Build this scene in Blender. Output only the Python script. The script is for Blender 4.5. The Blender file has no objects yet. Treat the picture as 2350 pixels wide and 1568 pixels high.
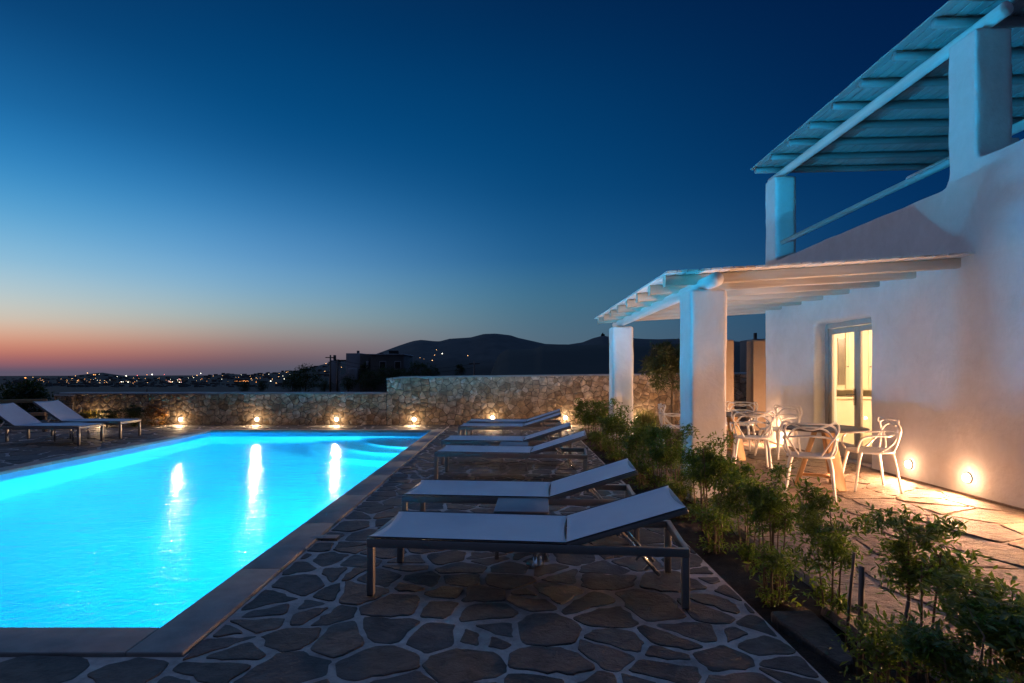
import bpy, bmesh, math, random
import numpy as np
from mathutils import Vector, Matrix, noise
R = math.radians
PI = math.pi
random.seed(7)
SC = bpy.context.scene
COL = SC.collection
H = 1.4            # eye height
F = 1305.0         # focal length in picture units (2349 wide), horizon at 854, centre 1173

# ------------------------------------------------------------------ helpers
def tag(o, label=None, cat=None, group=None, kind=None):
    if label: o['label'] = label
    if cat: o['category'] = cat
    if group: o['group'] = group
    if kind: o['kind'] = kind
    return o

def empty(name, loc=(0, 0, 0), rz=0.0, label=None, cat=None, group=None):
    o = bpy.data.objects.new(name, None)
    COL.objects.link(o); o.location = loc; o.rotation_euler = (0, 0, rz)
    o.empty_display_size = 0.1
    return tag(o, label, cat, group)

class MB:
    def __init__(s): s.v = []; s.f = []; s.fa = []; s.sm = []
    def add(s, verts, faces, fa=0.0, smooth=False):
        b = len(s.v)
        s.v += [tuple(p) for p in verts]
        for f in faces:
            s.f.append(tuple(b + i for i in f)); s.fa.append(fa); s.sm.append(smooth)
    def box(s, x0, x1, y0, y1, z0, z1, M=None, fa=0.0):
        vs = [Vector(p) for p in ((x0,y0,z0),(x1,y0,z0),(x1,y1,z0),(x0,y1,z0),(x0,y0,z1),(x1,y0,z1),(x1,y1,z1),(x0,y1,z1))]
        if M is not None: vs = [M @ p for p in vs]
        s.add(vs, [(0,3,2,1),(4,5,6,7),(0,1,5,4),(1,2,6,5),(2,3,7,6),(3,0,4,7)], fa)
    def bar(s, a, b, w, h, up=(0, 0, 1), fa=0.0):
        a = Vector(a); b = Vector(b); d = b - a; L = d.length; d.normalize()
        u = Vector(up); x = d.cross(u)
        if x.length < 1e-4: x = d.cross(Vector((1, 0, 0)))
        x.normalize(); z = x.cross(d); z.normalize()
        M = Matrix((( x.x, d.x, z.x, a.x),(x.y, d.y, z.y, a.y),(x.z, d.z, z.z, a.z),(0,0,0,1)))
        s.box(-w/2, w/2, 0, L, -h/2, h/2, M, fa)
    def tube(s, path, rad, n=8, cap=True, closed=False, fa=0.0):
        P = [Vector(p) for p in path]; m = len(P)
        if not hasattr(rad, '__len__'): rad = [rad]*m
        rings = []; prev = None
        for i in range(m):
            if closed: t = P[(i+1) % m] - P[i-1]
            else: t = P[min(i+1, m-1)] - P[max(i-1, 0)]
            t.normalize()
            if prev is None:
                a = Vector((0,0,1)) if abs(t.z) < .9 else Vector((1,0,0))
                x = t.cross(a).normalized()
            else:
                x = (prev - t*prev.dot(t))
                x = x.normalized() if x.length > 1e-6 else t.cross(Vector((0,0,1))).normalized()
            prev = x; y = t.cross(x)
            rings.append([P[i] + (x*math.cos(2*PI*k/n) + y*math.sin(2*PI*k/n))*rad[i] for k in range(n)])
        vs = [p for r in rings for p in r]; fs = []
        for i in range(m if closed else m-1):
            j = (i+1) % m
            for k in range(n):
                fs.append((i*n+k, i*n+(k+1) % n, j*n+(k+1) % n, j*n+k))
        if cap and not closed:
            fs.append(tuple(range(n))[::-1]); fs.append(tuple((m-1)*n+k for k in range(n)))
        s.add(vs, fs, fa, True)
    def disc(s, c, r, z0, z1, n=32, fa=0.0):
        vs = [(c[0]+r*math.cos(2*PI*k/n), c[1]+r*math.sin(2*PI*k/n), z) for z in (z0, z1) for k in range(n)]
        fs = [tuple(range(n))[::-1], tuple(range(n, 2*n))] + [(k, (k+1) % n, n+(k+1) % n, n+k) for k in range(n)]
        s.add(vs, fs, fa)
    def mesh(s, name):
        me = bpy.data.meshes.new(name)
        me.from_pydata(s.v, [], s.f); me.update()
        me.polygons.foreach_set('use_smooth', s.sm)
        if any(s.fa):
            a = me.attributes.new('rnd', 'FLOAT', 'FACE'); a.data.foreach_set('value', s.fa)
        return me
    def build(s, name, mat, parent=None, bevel=0, seg=2):
        o = bpy.data.objects.new(name, s.mesh(name)); COL.objects.link(o)
        if mat: o.data.materials.append(mat)
        if parent is not None: o.parent = parent
        if bevel:
            m = o.modifiers.new('bevel', 'BEVEL'); m.width = bevel; m.segments = seg; m.limit_method = 'ANGLE'; m.angle_limit = R(40)
            for p in o.data.polygons: p.use_smooth = True
        return o

def catmull(pts, n=6):
    P = [Vector(p) for p in pts]; out = []
    Q = [P[0]*2-P[1]] + P + [P[-1]*2-P[-2]]
    for i in range(1, len(Q)-2):
        for k in range(n):
            t = k/n; a, b, c, d = Q[i-1], Q[i], Q[i+1], Q[i+2]
            out.append(.5*((2*b)+(c-a)*t+(2*a-5*b+4*c-d)*t*t+(3*b-a-3*c+d)*t*t*t))
    out.append(P[-1]); return out

def copy_tree(o, parent=None):
    c = o.copy(); COL.objects.link(c)
    if parent is not None: c.parent = parent
    for ch in o.children: copy_tree(ch, c)
    return c

# ------------------------------------------------------------------ materials
class NT:
    def __init__(s, name):
        s.m = bpy.data.materials.new(name); s.m.use_nodes = True
        s.t = s.m.node_tree; s.t.nodes.clear()
        s.out = s.n('ShaderNodeOutputMaterial')
    def n(s, typ, **kw):
        nd = s.t.nodes.new(typ)
        for k, v in kw.items(): setattr(nd, k, v)
        return nd
    def l(s, a, b): s.t.links.new(a, b)
    def noise(s, scale, detail=4, rough=.6, vec=None, dist=0):
        nd = s.n('ShaderNodeTexNoise'); nd.inputs['Scale'].default_value = scale
        nd.inputs['Detail'].default_value = detail; nd.inputs['Roughness'].default_value = rough
        nd.inputs['Distortion'].default_value = dist
        if vec is not None: s.l(vec, nd.inputs['Vector'])
        return nd
    def ramp(s, fac, stops):
        nd = s.n('ShaderNodeValToRGB'); e = nd.color_ramp.elements
        while len(e) < len(stops): e.new(.5)
        for k, (p, c) in enumerate(stops):
            e[k].position = p; e[k].color = (*c, 1) if len(c) == 3 else c
        s.l(fac, nd.inputs['Fac']); return nd
    def mix(s, a, b, fac, blend='MIX'):
        nd = s.n('ShaderNodeMix', data_type='RGBA', blend_type=blend)
        for sock, v in ((nd.inputs[0], fac), (nd.inputs[6], a), (nd.inputs[7], b)):
            if hasattr(v, 'is_linked'): s.l(v, sock)
            elif hasattr(v, '__len__'): sock.default_value = (*v, 1)
            else: sock.default_value = v
        return nd.outputs[2]
    def bump(s, h, strength, dist, normal=None):
        nd = s.n('ShaderNodeBump'); nd.inputs['Strength'].default_value = strength
        nd.inputs['Distance'].default_value = dist; s.l(h, nd.inputs['Height'])
        if normal is not None: s.l(normal, nd.inputs['Normal'])
        return nd.outputs[0]
    def mapping(s, scale, coord='Object'):
        tc = s.n('ShaderNodeTexCoord'); mp = s.n('ShaderNodeMapping')
        mp.inputs['Scale'].default_value = scale; s.l(tc.outputs[coord], mp.inputs[0]); return mp.outputs[0]
    def bsdf(s, color=None, rough=.5, metal=0, normal=None, **kw):
        b = s.n('ShaderNodeBsdfPrincipled')
        if hasattr(color, 'is_linked'): s.l(color, b.inputs['Base Color'])
        elif color is not None: b.inputs['Base Color'].default_value = (*color, 1)
        if hasattr(rough, 'is_linked'): s.l(rough, b.inputs['Roughness'])
        else: b.inputs['Roughness'].default_value = rough
        b.inputs['Metallic'].default_value = metal
        if normal is not None: s.l(normal, b.inputs['Normal'])
        for k, v in kw.items(): b.inputs[k].default_value = v
        s.l(b.outputs[0], s.out.inputs[0]); return b

def simple(name, c1, c2, scale, rough=.6, bs=.3, bd=.01, metal=0, stretch=(1,1,1), detail=5, **kw):
    t = NT(name); v = t.mapping(stretch)
    n1 = t.noise(scale, detail, .6, v)
    col = t.ramp(n1.outputs[0], [(.3, c1), (.7, c2)]).outputs[0]
    n2 = t.noise(scale*6, detail, .65, v)
    t.bsdf(col, rough, metal, t.bump(n2.outputs[0], bs, bd), **kw)
    return t.m

def stone_mat(name, stops, rough=.6, scale=5, bs=.6, bd=.012, patch=None, layered=(1,1,1), fine=1.0):
    t = NT(name); v = t.mapping(layered)
    at = t.n('ShaderNodeAttribute', attribute_name='rnd')
    base = t.ramp(at.outputs['Fac'], stops).outputs[0]
    n1 = t.noise(scale, 6, .65, v, .4)
    m1 = t.ramp(n1.outputs[0], [(.3, (.42,.42,.43)), (.7, (1.55,1.48,1.4))]).outputs[0]
    c = t.mix(base, m1, 1.0, 'MULTIPLY')
    if patch:
        n3 = t.noise(scale*.45, 3, .6, v, .8)
        f = t.ramp(n3.outputs[0], [(.52, (0,0,0)), (.68, (1,1,1))]).outputs[0]
        c = t.mix(c, patch, f)
    n2 = t.noise(scale*4*fine, 9, .7, v, .3)
    n4 = t.noise(scale*1.2, 4, .6, v, 1.0)
    nb = t.bump(n4.outputs[0], bs, bd*2.5)
    t.bsdf(c, rough, 0, t.bump(n2.outputs[0], bs, bd, nb))
    return t.m

M = {}
M['slate'] = stone_mat('slate', [(0,(.048,.045,.045)),(.3,(.074,.068,.065)),(.6,(.056,.056,.062)),(.8,(.098,.088,.080)),(1,(.070,.069,.074))], .68, 9, .8, .008, layered=(1,1.25,1), fine=1.6)
M['lit_terrace_slate'] = stone_mat('lit_terrace_slate', [(0,(.16,.12,.088)),(.5,(.21,.16,.115)),(1,(.15,.118,.095))], .72, 7, 1.0, .014, layered=(1.0,1.5,1), fine=1.4)  # deck slate lightened to tan, strong lamplight put into its colour
def mortar():
    t = NT('mortar'); v = t.mapping((1,1,1))
    a = t.ramp(t.noise(14, 8, .7, v).outputs[0], [(.3,(.34,.29,.27)),(.7,(.68,.585,.54))]).outputs[0]
    d = t.ramp(t.noise(1.7, 4, .6, v, .6).outputs[0], [(.33,(.50,.50,.51)),(.58,(1,1,1))]).outputs[0]
    t.bsdf(t.mix(a, d, 1.0, 'MULTIPLY'), .85, 0, t.bump(t.noise(70, 6, .7, v).outputs[0], .8, .008)); return t.m
M['mortar'] = mortar()
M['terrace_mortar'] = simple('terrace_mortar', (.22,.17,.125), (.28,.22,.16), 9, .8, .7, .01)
M['coping'] = simple('coping', (.20,.195,.19), (.31,.295,.28), 6, .75, .35, .006)
M['rubble'] = stone_mat('rubble', [(0,(.36,.29,.20)),(.2,(.52,.46,.37)),(.4,(.28,.22,.15)),(.6,(.58,.53,.45)),(.8,(.44,.34,.22)),(1,(.62,.57,.49))], .85, 7, .8, .014, patch=(.27,.21,.15))
M['joint'] = simple('joint', (.13,.11,.09), (.20,.17,.14), 12, .9, .6, .01)
M['cap'] = simple('cap', (.30,.29,.27), (.42,.41,.39), 5, .8, .4, .008)
def plaster(name, c1, c2):
    t = NT(name); v = t.mapping((1,1,1))
    n1 = t.noise(1.3, 5, .6, v); n2 = t.noise(9, 4, .6, v); n3 = t.noise(70, 3, .6, v)
    n4 = t.noise(3.5, 6, .7, v, 1.2)
    col = t.mix(t.ramp(n1.outputs[0], [(.3, c1), (.7, c2)]).outputs[0], t.ramp(n4.outputs[0], [(.3, (.86,.85,.83)), (.6, (1,1,1))]).outputs[0], .55, 'MULTIPLY')
    b1 = t.bump(n2.outputs[0], .35, .025); t.bsdf(col, .8, 0, t.bump(n3.outputs[0], .2, .004, b1)); return t.m
M['plaster'] = plaster('plaster', (.70,.69,.67), (.80,.79,.775))
M['brown_plaster'] = plaster('brown_plaster', (.34,.25,.17), (.42,.32,.22))
def painted_wood(name, c1, c2, ax):
    t = NT(name); st = [14,14,14]; st[ax] = .8; v = t.mapping(tuple(st))
    n1 = t.noise(1.0, 6, .6, v, .3)
    col = t.ramp(n1.outputs[0], [(.25, c1), (.6, c2)]).outputs[0]
    t.bsdf(col, .5, 0, t.bump(n1.outputs[0], .2, .003)); return t.m
M['white_wood_x'] = painted_wood('white_wood_x', (.60,.585,.56), (.76,.75,.72), 0)
M['white_wood_y'] = painted_wood('white_wood_y', (.60,.585,.56), (.76,.75,.72), 1)
M['dimmed_wood_x'] = painted_wood('dimmed_wood_x', (.13,.14,.14), (.20,.21,.21), 0)  # white wood darkened, standing in for weaker light on the roof pergola
M['dimmed_wood_y'] = painted_wood('dimmed_wood_y', (.19,.20,.20), (.28,.29,.29), 1)  # same dimming put into the colour of the upper slats and handrail
M['shaded_rafter_wood'] = painted_wood('shaded_rafter_wood', (.36,.32,.26), (.50,.46,.39), 0)  # white wood darkened to tan, shade of the rafter sides put into the colour
M['oak'] = painted_wood('oak', (.38,.22,.10), (.58,.37,.18), 2)
M['pine'] = painted_wood('pine', (.42,.26,.13), (.60,.40,.22), 0)
M['stake'] = painted_wood('stake', (.08,.05,.035), (.16,.11,.08), 2)
M['white_plastic'] = simple('white_plastic', (.74,.73,.71), (.80,.79,.77), 3, .35, .02, .001)
M['table_dark'] = simple('table_dark', (.09,.075,.065), (.13,.11,.095), 3, .55, .05, .002)
M['alu'] = simple('alu', (.30,.29,.29), (.38,.37,.37), 3, .42, .08, .002, metal=.75, stretch=(1,1,1))
M['dark_alu'] = simple('dark_alu', (.16,.16,.17), (.22,.22,.23), 3, .4, .05, .002, metal=.6)
M['chrome'] = simple('chrome', (.75,.75,.76), (.8,.8,.8), 3, .14, .02, .001, metal=1)
def sling():
    t = NT('sling'); v = t.mapping((1,1,1))
    w1 = t.n('ShaderNodeTexWave', bands_direction='X'); w1.inputs['Scale'].default_value = 55; t.l(v, w1.inputs[0])
    w2 = t.n('ShaderNodeTexWave', bands_direction='Y'); w2.inputs['Scale'].default_value = 55; t.l(v, w2.inputs[0])
    wv = t.mix(w1.outputs[0], w2.outputs[0], .5)
    n = t.noise(2.5, 3, .5, v)
    c = t.ramp(n.outputs[0], [(.3, (.60,.62,.68)), (.7, (.70,.72,.77))]).outputs[0]
    c = t.mix(c, t.ramp(wv, [(.2,(.86,.86,.86)),(.8,(1,1,1))]).outputs[0], 1.0, 'MULTIPLY')
    b = t.bsdf(c, .6, 0, t.bump(wv, .3, .001)); return t.m
M['sling'] = sling()
M['piping'] = simple('piping', (.03,.035,.05), (.05,.055,.07), 5, .6, .1, .002)
M['grey_top'] = simple('grey_top', (.20,.22,.25), (.26,.28,.31), 3, .45, .05, .002)
M['soil'] = simple('soil', (.035,.018,.010), (.075,.040,.022), 14, .95, 1.0, .04)
M['bark'] = simple('bark', (.10,.075,.05), (.20,.15,.10), 20, .9, .6, .01)
def leaf(name, a, b, trans=.42):
    t = NT(name)
    at = t.n('ShaderNodeAttribute', attribute_name='rnd')
    c = t.ramp(at.outputs['Fac'], [(0, a), (1, b)]).outputs[0]
    p = t.n('ShaderNodeBsdfPrincipled'); t.l(c, p.inputs['Base Color']); p.inputs['Roughness'].default_value = .45
    tr = t.n('ShaderNodeBsdfTranslucent'); t.l(t.mix(c, (1.3,1.5,.5), 1.0, 'MULTIPLY'), tr.inputs[0])
    mx = t.n('ShaderNodeMixShader'); mx.inputs[0].default_value = trans
    t.l(p.outputs[0], mx.inputs[1]); t.l(tr.outputs[0], mx.inputs[2]); t.l(mx.outputs[0], t.out.inputs[0]); return t.m
M['leaf'] = leaf('leaf', (.055,.095,.022), (.16,.22,.05))
M['leaf_dark'] = leaf('leaf_dark', (.020,.034,.014), (.045,.065,.024))
M['leaf_olive'] = leaf('leaf_olive', (.050,.065,.030), (.095,.11,.05))
M['leaf_lamplit'] = leaf('leaf_lamplit', (.16,.13,.03), (.26,.20,.05))  # yellow light of the wall lamp painted into the leaf colour
M['leaf_red'] = leaf('leaf_red', (.14,.06,.03), (.22,.11,.05))
M['grass'] = leaf('grass', (.06,.08,.02), (.13,.13,.04))
def terrain_mat():
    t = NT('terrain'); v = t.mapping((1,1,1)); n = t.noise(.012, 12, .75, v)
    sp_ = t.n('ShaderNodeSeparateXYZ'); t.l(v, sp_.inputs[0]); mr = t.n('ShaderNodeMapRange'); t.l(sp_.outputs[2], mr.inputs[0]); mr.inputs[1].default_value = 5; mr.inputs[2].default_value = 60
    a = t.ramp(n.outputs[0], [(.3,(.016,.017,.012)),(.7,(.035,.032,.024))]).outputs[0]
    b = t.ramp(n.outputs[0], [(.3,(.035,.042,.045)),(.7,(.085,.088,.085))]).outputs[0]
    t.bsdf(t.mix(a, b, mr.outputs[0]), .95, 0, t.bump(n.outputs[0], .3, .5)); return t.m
M['terrain'] = terrain_mat()
M['far_white'] = simple('far_white', (.42,.42,.44), (.52,.52,.54), .5, .8, .1, .02)
M['far_dark'] = simple('far_dark', (.03,.03,.03), (.05,.05,.05), .5, .8, .1, .02)
M['far_wall'] = simple('far_wall', (.13,.125,.12), (.19,.18,.17), .5, .8, .1, .02)
M['door_grey'] = simple('door_grey', (.34,.32,.29), (.40,.375,.34), 3, .45, .08, .003)
M['cream'] = simple('cream', (.74,.66,.52), (.80,.72,.58), 1.5, .6, .05, .003)
M['cabinet'] = simple('cabinet', (.70,.62,.48), (.76,.68,.54), 1.5, .4, .05, .003)
M['cabinet_dark'] = simple('cabinet_dark', (.12,.10,.08), (.18,.15,.12), 2, .25, .05, .003)
M['brass'] = simple('brass', (.55,.50,.42), (.62,.57,.48), 4, .25, .02, .001, metal=1)
def glass():
    t = NT('glass'); lw = t.n('ShaderNodeLayerWeight'); lw.inputs[0].default_value = .5
    f = t.n('ShaderNodeMath', operation='POWER'); t.l(lw.outputs['Facing'], f.inputs[0]); f.inputs[1].default_value = 5.0
    tr = t.n('ShaderNodeBsdfTransparent'); tr.inputs[0].default_value = (.96,.97,.96,1)
    g = t.n('ShaderNodeBsdfGlossy'); g.inputs['Roughness'].default_value = .02
    mx = t.n('ShaderNodeMixShader'); t.l(f.outputs[0], mx.inputs[0]); t.l(tr.outputs[0], mx.inputs[1]); t.l(g.outputs[0], mx.inputs[2])
    t.l(mx.outputs[0], t.out.inputs[0]); return t.m
M['glass'] = glass()
def emit(name, col, s):
    t = NT(name); e = t.n('ShaderNodeEmission'); e.inputs[0].default_value = (*col, 1); e.inputs[1].default_value = s
    t.l(e.outputs[0], t.out.inputs[0]); return t.m
M['lens'] = emit('lens', (1,.74,.46), 22)
M['pool_lens'] = emit('pool_lens', (.3,.8,1), 1.5)
for nm, c, s in (('far_warm',(1,.52,.20),4.5),('far_orange',(1,.34,.08),4),('far_lwhite',(.95,.90,.70),7),('far_red',(1,.15,.12),4),('far_pink',(1,.45,.45),5),('room_lamp',(1,.80,.52),14)):
    M[nm] = emit(nm, c, s)
def basin():
    t = NT('basin'); v = t.mapping((1,1,1))
    n = t.noise(.9, 3, .5, v)
    c = t.ramp(n.outputs[0], [(.3, (.05,.72,.86)), (.7, (.08,.82,.92))]).outputs[0]
    t.bsdf(c, .6, 0, t.bump(t.noise(60, 2, .5, v).outputs[0], .1, .002)); return t.m
M['basin'] = basin()
M['basin_wall'] = simple('basin_wall', (.14,.56,.80), (.17,.62,.86), 1.2, .6, .05, .003)
def water():
    t = NT('water'); v = t.mapping((.55, 1.0, 1))
    n1 = t.noise(1.5, 3, .55, v, .5); n2 = t.noise(11, 3, .6, v, .3)
    b = t.bump(n2.outputs[0], .8, .018, t.bump(n1.outputs[0], .5, .035))
    fr = t.n('ShaderNodeFresnel'); fr.inputs[0].default_value = 1.33; t.l(b, fr.inputs['Normal'])
    rf = t.n('ShaderNodeBsdfRefraction'); rf.inputs['IOR'].default_value = 1.33; rf.inputs['Roughness'].default_value = 0.0
    rf.inputs[0].default_value = (.90,.98,1,1); t.l(b, rf.inputs['Normal'])
    g = t.n('ShaderNodeBsdfGlossy'); g.inputs['Roughness'].default_value = .21; t.l(b, g.inputs['Normal'])
    mx = t.n('ShaderNodeMixShader'); t.l(fr.outputs[0], mx.inputs[0]); t.l(rf.outputs[0], mx.inputs[1]); t.l(g.outputs[0], mx.inputs[2])
    t.l(mx.outputs[0], t.out.inputs[0]); return t.m
M['water'] = water()

# ------------------------------------------------------------------ voronoi stones
def poisson(x0, x1, y0, y1, dmin, dmax, seed, tries=9000, sy=1.0):
    rg = random.Random(seed); pts = []
    m = .25
    cell = {}
    for _ in range(tries):
        x = rg.uniform(x0-m, x1+m); y = rg.uniform(y0-m, y1+m)
        d = dmin + (dmax-dmin)*rg.random()**1.4
        ci, cj = int(math.floor(x/.5)), int(math.floor(y/.5)); ok = True
        for i in range(ci-2, ci+3):
            for j in range(cj-2, cj+3):
                for (px, py, pd) in cell.get((i, j), ()):
                    dd = min(d, pd)*.5+max(d, pd)*.5
                    if max(abs(px-x), abs(py-y)/sy)*.6 + .4*math.hypot(px-x, (py-y)/sy) < dd: ok = False; break
                if not ok: break
            if not ok: break
        if ok: cell.setdefault((ci, cj), []).append((x, y, d)); pts.append((x, y))
    return pts

def clip(poly, nx, ny, c):
    out = []; n = len(poly)
    for i in range(n):
        p = poly[i]; q = poly[(i+1) % n]
        dp = nx*p[0]+ny*p[1]-c; dq = nx*q[0]+ny*q[1]-c
        if dp <= 0: out.append(p)
        if (dp < 0) != (dq < 0) and dp != dq:
            t = dp/(dp-dq); out.append((p[0]+t*(q[0]-p[0]), p[1]+t*(q[1]-p[1])))
    return out

def cells(x0, x1, y0, y1, pts, top=None):
    A = np.array(pts); res = []
    for i, (x, y) in enumerate(pts):
        d2 = ((A-A[i])**2).sum(1); idx = np.argsort(d2)[1:22]
        poly = [(x-2,y-2),(x+2,y-2),(x+2,y+2),(x-2,y+2)]
        for j in idx:
            qx, qy = pts[j]; nx, ny = qx-x, qy-y
            poly = clip(poly, nx, ny, (nx*(x+qx)+ny*(y+qy))/2)
            if len(poly) < 3: break
        for nx, ny, c in ((-1,0,-x0),(1,0,x1),(0,-1,-y0),(0,1,y1)):
            if len(poly) >= 3: poly = clip(poly, nx, ny, c)
        if top and len(poly) >= 3:
            for nx, ny, c in top: poly = clip(poly, nx, ny, c) if len(poly) >= 3 else poly
        if len(poly) >= 3: res.append(poly)
    return res

def split_poly(poly, rg, amin, amax, jit=22, el=1.5):
    out = []; todo = [(poly, amin+(amax-amin)*rg.random()**1.3)]
    while todo:
        p, tgt = todo.pop(); n = len(p)
        a = abs(sum(p[i][0]*p[(i+1)%n][1]-p[(i+1)%n][0]*p[i][1] for i in range(n)))/2
        if a < tgt or n < 3: out.append(p); continue
        best = None
        for k in range(6):
            t = PI*k/6; pr = [q[0]*math.cos(t)+q[1]*math.sin(t) for q in p]; w = max(pr)-min(pr)
            if best is None or w > best[0]: best = (w, t)
        t = best[1]+R(rg.gauss(0, jit)); c, s_ = math.cos(t), math.sin(t)
        pr = [q[0]*c+q[1]*s_ for q in p]; f = rg.uniform(.38, .62); d = min(pr)+(max(pr)-min(pr))*f
        for sg in (1, -1):
            h = clip(p, c*sg, s_*sg, d*sg)
            if len(h) >= 3: todo.append((h, amin+(amax-amin)*rg.random()**1.3))
    return out

def inset(poly, d):
    out = list(poly); n = len(poly)
    a = sum(poly[i][0]*poly[(i+1)%n][1]-poly[(i+1)%n][0]*poly[i][1] for i in range(n))
    if a < 0: poly = poly[::-1]; out = list(poly)
    for i in range(n):
        p = poly[i]; q = poly[(i+1) % n]; ex, ey = q[0]-p[0], q[1]-p[1]; L = math.hypot(ex, ey)
        if L < 1e-5: continue
        nx, ny = ey/L, -ex/L
        out = clip(out, nx, ny, nx*p[0]+ny*p[1]-d)
        if len(out) < 3: return []
    return out

def chaikin(poly, r=.22):
    out = []; n = len(poly)
    for i in range(n):
        p = poly[i]; q = poly[(i+1) % n]
        out.append((p[0]*(1-r)+q[0]*r, p[1]*(1-r)+q[1]*r)); out.append((p[0]*r+q[0]*(1-r), p[1]*r+q[1]*(1-r)))
    return out

def dense(poly, step):
    out = []; n = len(poly)
    for i in range(n):
        p = poly[i]; q = poly[(i+1) % n]; L = math.hypot(q[0]-p[0], q[1]-p[1]); k = max(1, int(L/step))
        for j in range(k): out.append((p[0]+(q[0]-p[0])*j/k, p[1]+(q[1]-p[1])*j/k))
    return out

def stones(mb, polys, gap, hgt, tomap, rg, bev=.008, jit=.006, step=.05, bulge=0.0, jh=.4, rnd=.11):
    """each stone: outline at the joint, a bevelled shoulder, a gently uneven top"""
    for poly in polys:
        q = inset(poly, gap*rg.uniform(.45, 1.9))
        if len(q) < 3: continue
        area = abs(sum(q[i][0]*q[(i+1)%len(q)][1]-q[(i+1)%len(q)][0]*q[i][1] for i in range(len(q))))/2
        if area < .0012: continue
        q = chaikin(chaikin(q, rnd), .16); q = dense(q, step)
        cx = sum(p[0] for p in q)/len(q); cy = sum(p[1] for p in q)/len(q)
        h = hgt*(1+rg.uniform(-jh, jh)); tx, ty = rg.uniform(-1,1)*.02, rg.uniform(-1,1)*.02
        s = rg.random()*50; n = len(q); o = []
        for (x, y) in q:
            nz = noise.noise(Vector((x*14, y*14, s)))*jit*1.7
            dx, dy = x-cx, y-cy; L = math.hypot(dx, dy)+1e-6
            o.append((x+dx/L*nz, y+dy/L*nz))
        def ring(f, z):
            r = []
            for (x, y) in o:
                dx, dy = x-cx, y-cy; L = math.hypot(dx, dy)+1e-6; k = max(.05, 1-f/L)
                xx, yy = cx+dx*k, cy+dy*k
                r.append(tomap(xx, yy, z+(tx*(xx-cx)+ty*(yy-cy))+(noise.noise(Vector((xx*9,yy*9,s)))*bulge*.5 if z > 0 and bulge else 0)))
            return r
        rings = [ring(0, -.01), ring(bev*.4, h*.75), ring(bev*1.6, h)]
        if bulge: rings += [ring(bev*4, h+bulge*.7)]
        vs = [p for r in rings for p in r]; fs = []
        for a in range(len(rings)-1):
            for k in range(n): fs.append((a*n+k, a*n+(k+1)%n, (a+1)*n+(k+1)%n, (a+1)*n+k))
        b = (len(rings)-1)*n
        vs.append(tomap(cx, cy, h+bulge)); ci = len(vs)-1
        for k in range(n): fs.append((b+k, b+(k+1)%n, ci))
        mb.add(vs, fs, max(.001, rg.random()), bool(bulge))

# ------------------------------------------------------------------ paving (structure)
PX0, PX1, PY0, PY1 = -7.10, -1.885, 3.065, 13.43      # pool
CW = .27
rg = random.Random(11)
def region(name, mat, x0, x1, y0, y1, dmin, dmax, gap, seed, hgt=.006, mortar='mortar', tries=12000, step=.05):
    mb = MB(); r2 = random.Random(seed*7+1); polys = []
    big = cells(x0, x1, y0, y1, poisson(x0, x1, y0, y1, dmin*1.15, dmax*1.25, seed, 14000))
    for b_ in big: polys += split_poly(b_, r2, dmin*dmin*2.2, dmax*dmax*1.7, 9)
    stones(mb, polys, gap, hgt, lambda x, y, z: (x, y, z), rg, step=step, jit=.019, bev=.006)
    o = mb.build(name, M[mat]); tag(o, kind='structure')
region('deck_paving', 'slate', -1.61, 1.43, 1.2, 15.08, .155, .36, .0155, 3, tries=26000)
region('poolside_paving', 'slate', -5.5, -1.61, 1.2, PY0-CW, .18, .38, .0155, 4, tries=9000)
region('left_terrace_paving', 'slate', -14, PX0-CW, 5.5, 15.08, .28, .55, .018, 5, tries=9000, step=.09)
region('far_terrace_paving', 'slate', PX0-CW, -1.61, PY1+CW, 15.08, .25, .5, .018, 6, tries=5000, step=.08)
region('patio_paving', 'lit_terrace_slate', 2.02, 5.14, 1.2, 13.0, .30, .62, .008, 8, hgt=.010, step=.06)
region('side_paving', 'lit_terrace_slate', 1.43, 9.0, 13.0, 15.08, .35, .6, .010, 9, hgt=.010, tries=6000, step=.09)
def sheet(name, mat, rects, z=0.0):
    mb = MB()
    for (x0, x1, y0, y1) in rects: mb.add([(x0,y0,z),(x1,y0,z),(x1,y1,z),(x0,y1,z)], [(0,1,2,3)])
    return tag(mb.build(name, mat), kind='structure')
sheet('paving_joints', M['mortar'], [(-1.61,1.43,-4,15.3),(-14,-1.61,-4,PY0-CW),(-14,PX0-CW,PY0-CW,15.3),(PX0-CW,-1.61,PY1+CW,15.3)])
sheet('patio_joints', M['terrace_mortar'], [(2.02,5.2,-4,13.0),(1.43,12,13.0,15.3)])
# planting bed
mb = MB(); nx, ny = 8, 130
for j in range(ny+1):
    for i in range(nx+1):
        x = 1.43+.59*i/nx; y = 1.2+11.8*j/ny
        z = -.05+.045*noise.noise(Vector((x*5, y*5, 2)))+.03*math.sin(PI*i/nx)
        mb.v.append((x, y, z))
for j in range(ny):
    for i in range(nx):
        a = j*(nx+1)+i; mb.f.append((a, a+1, a+nx+2, a+nx+1)); mb.fa.append(0.); mb.sm.append(True)
tag(mb.build('planting_bed', M['soil']), kind='structure')
mb = MB(); mb.box(1.40,1.43,1.2,13,-.2,-.001); mb.box(2.02,2.05,1.2,13,-.2,-.001)
tag(mb.build('bed_edging', M['mortar']), kind='structure')

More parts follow.
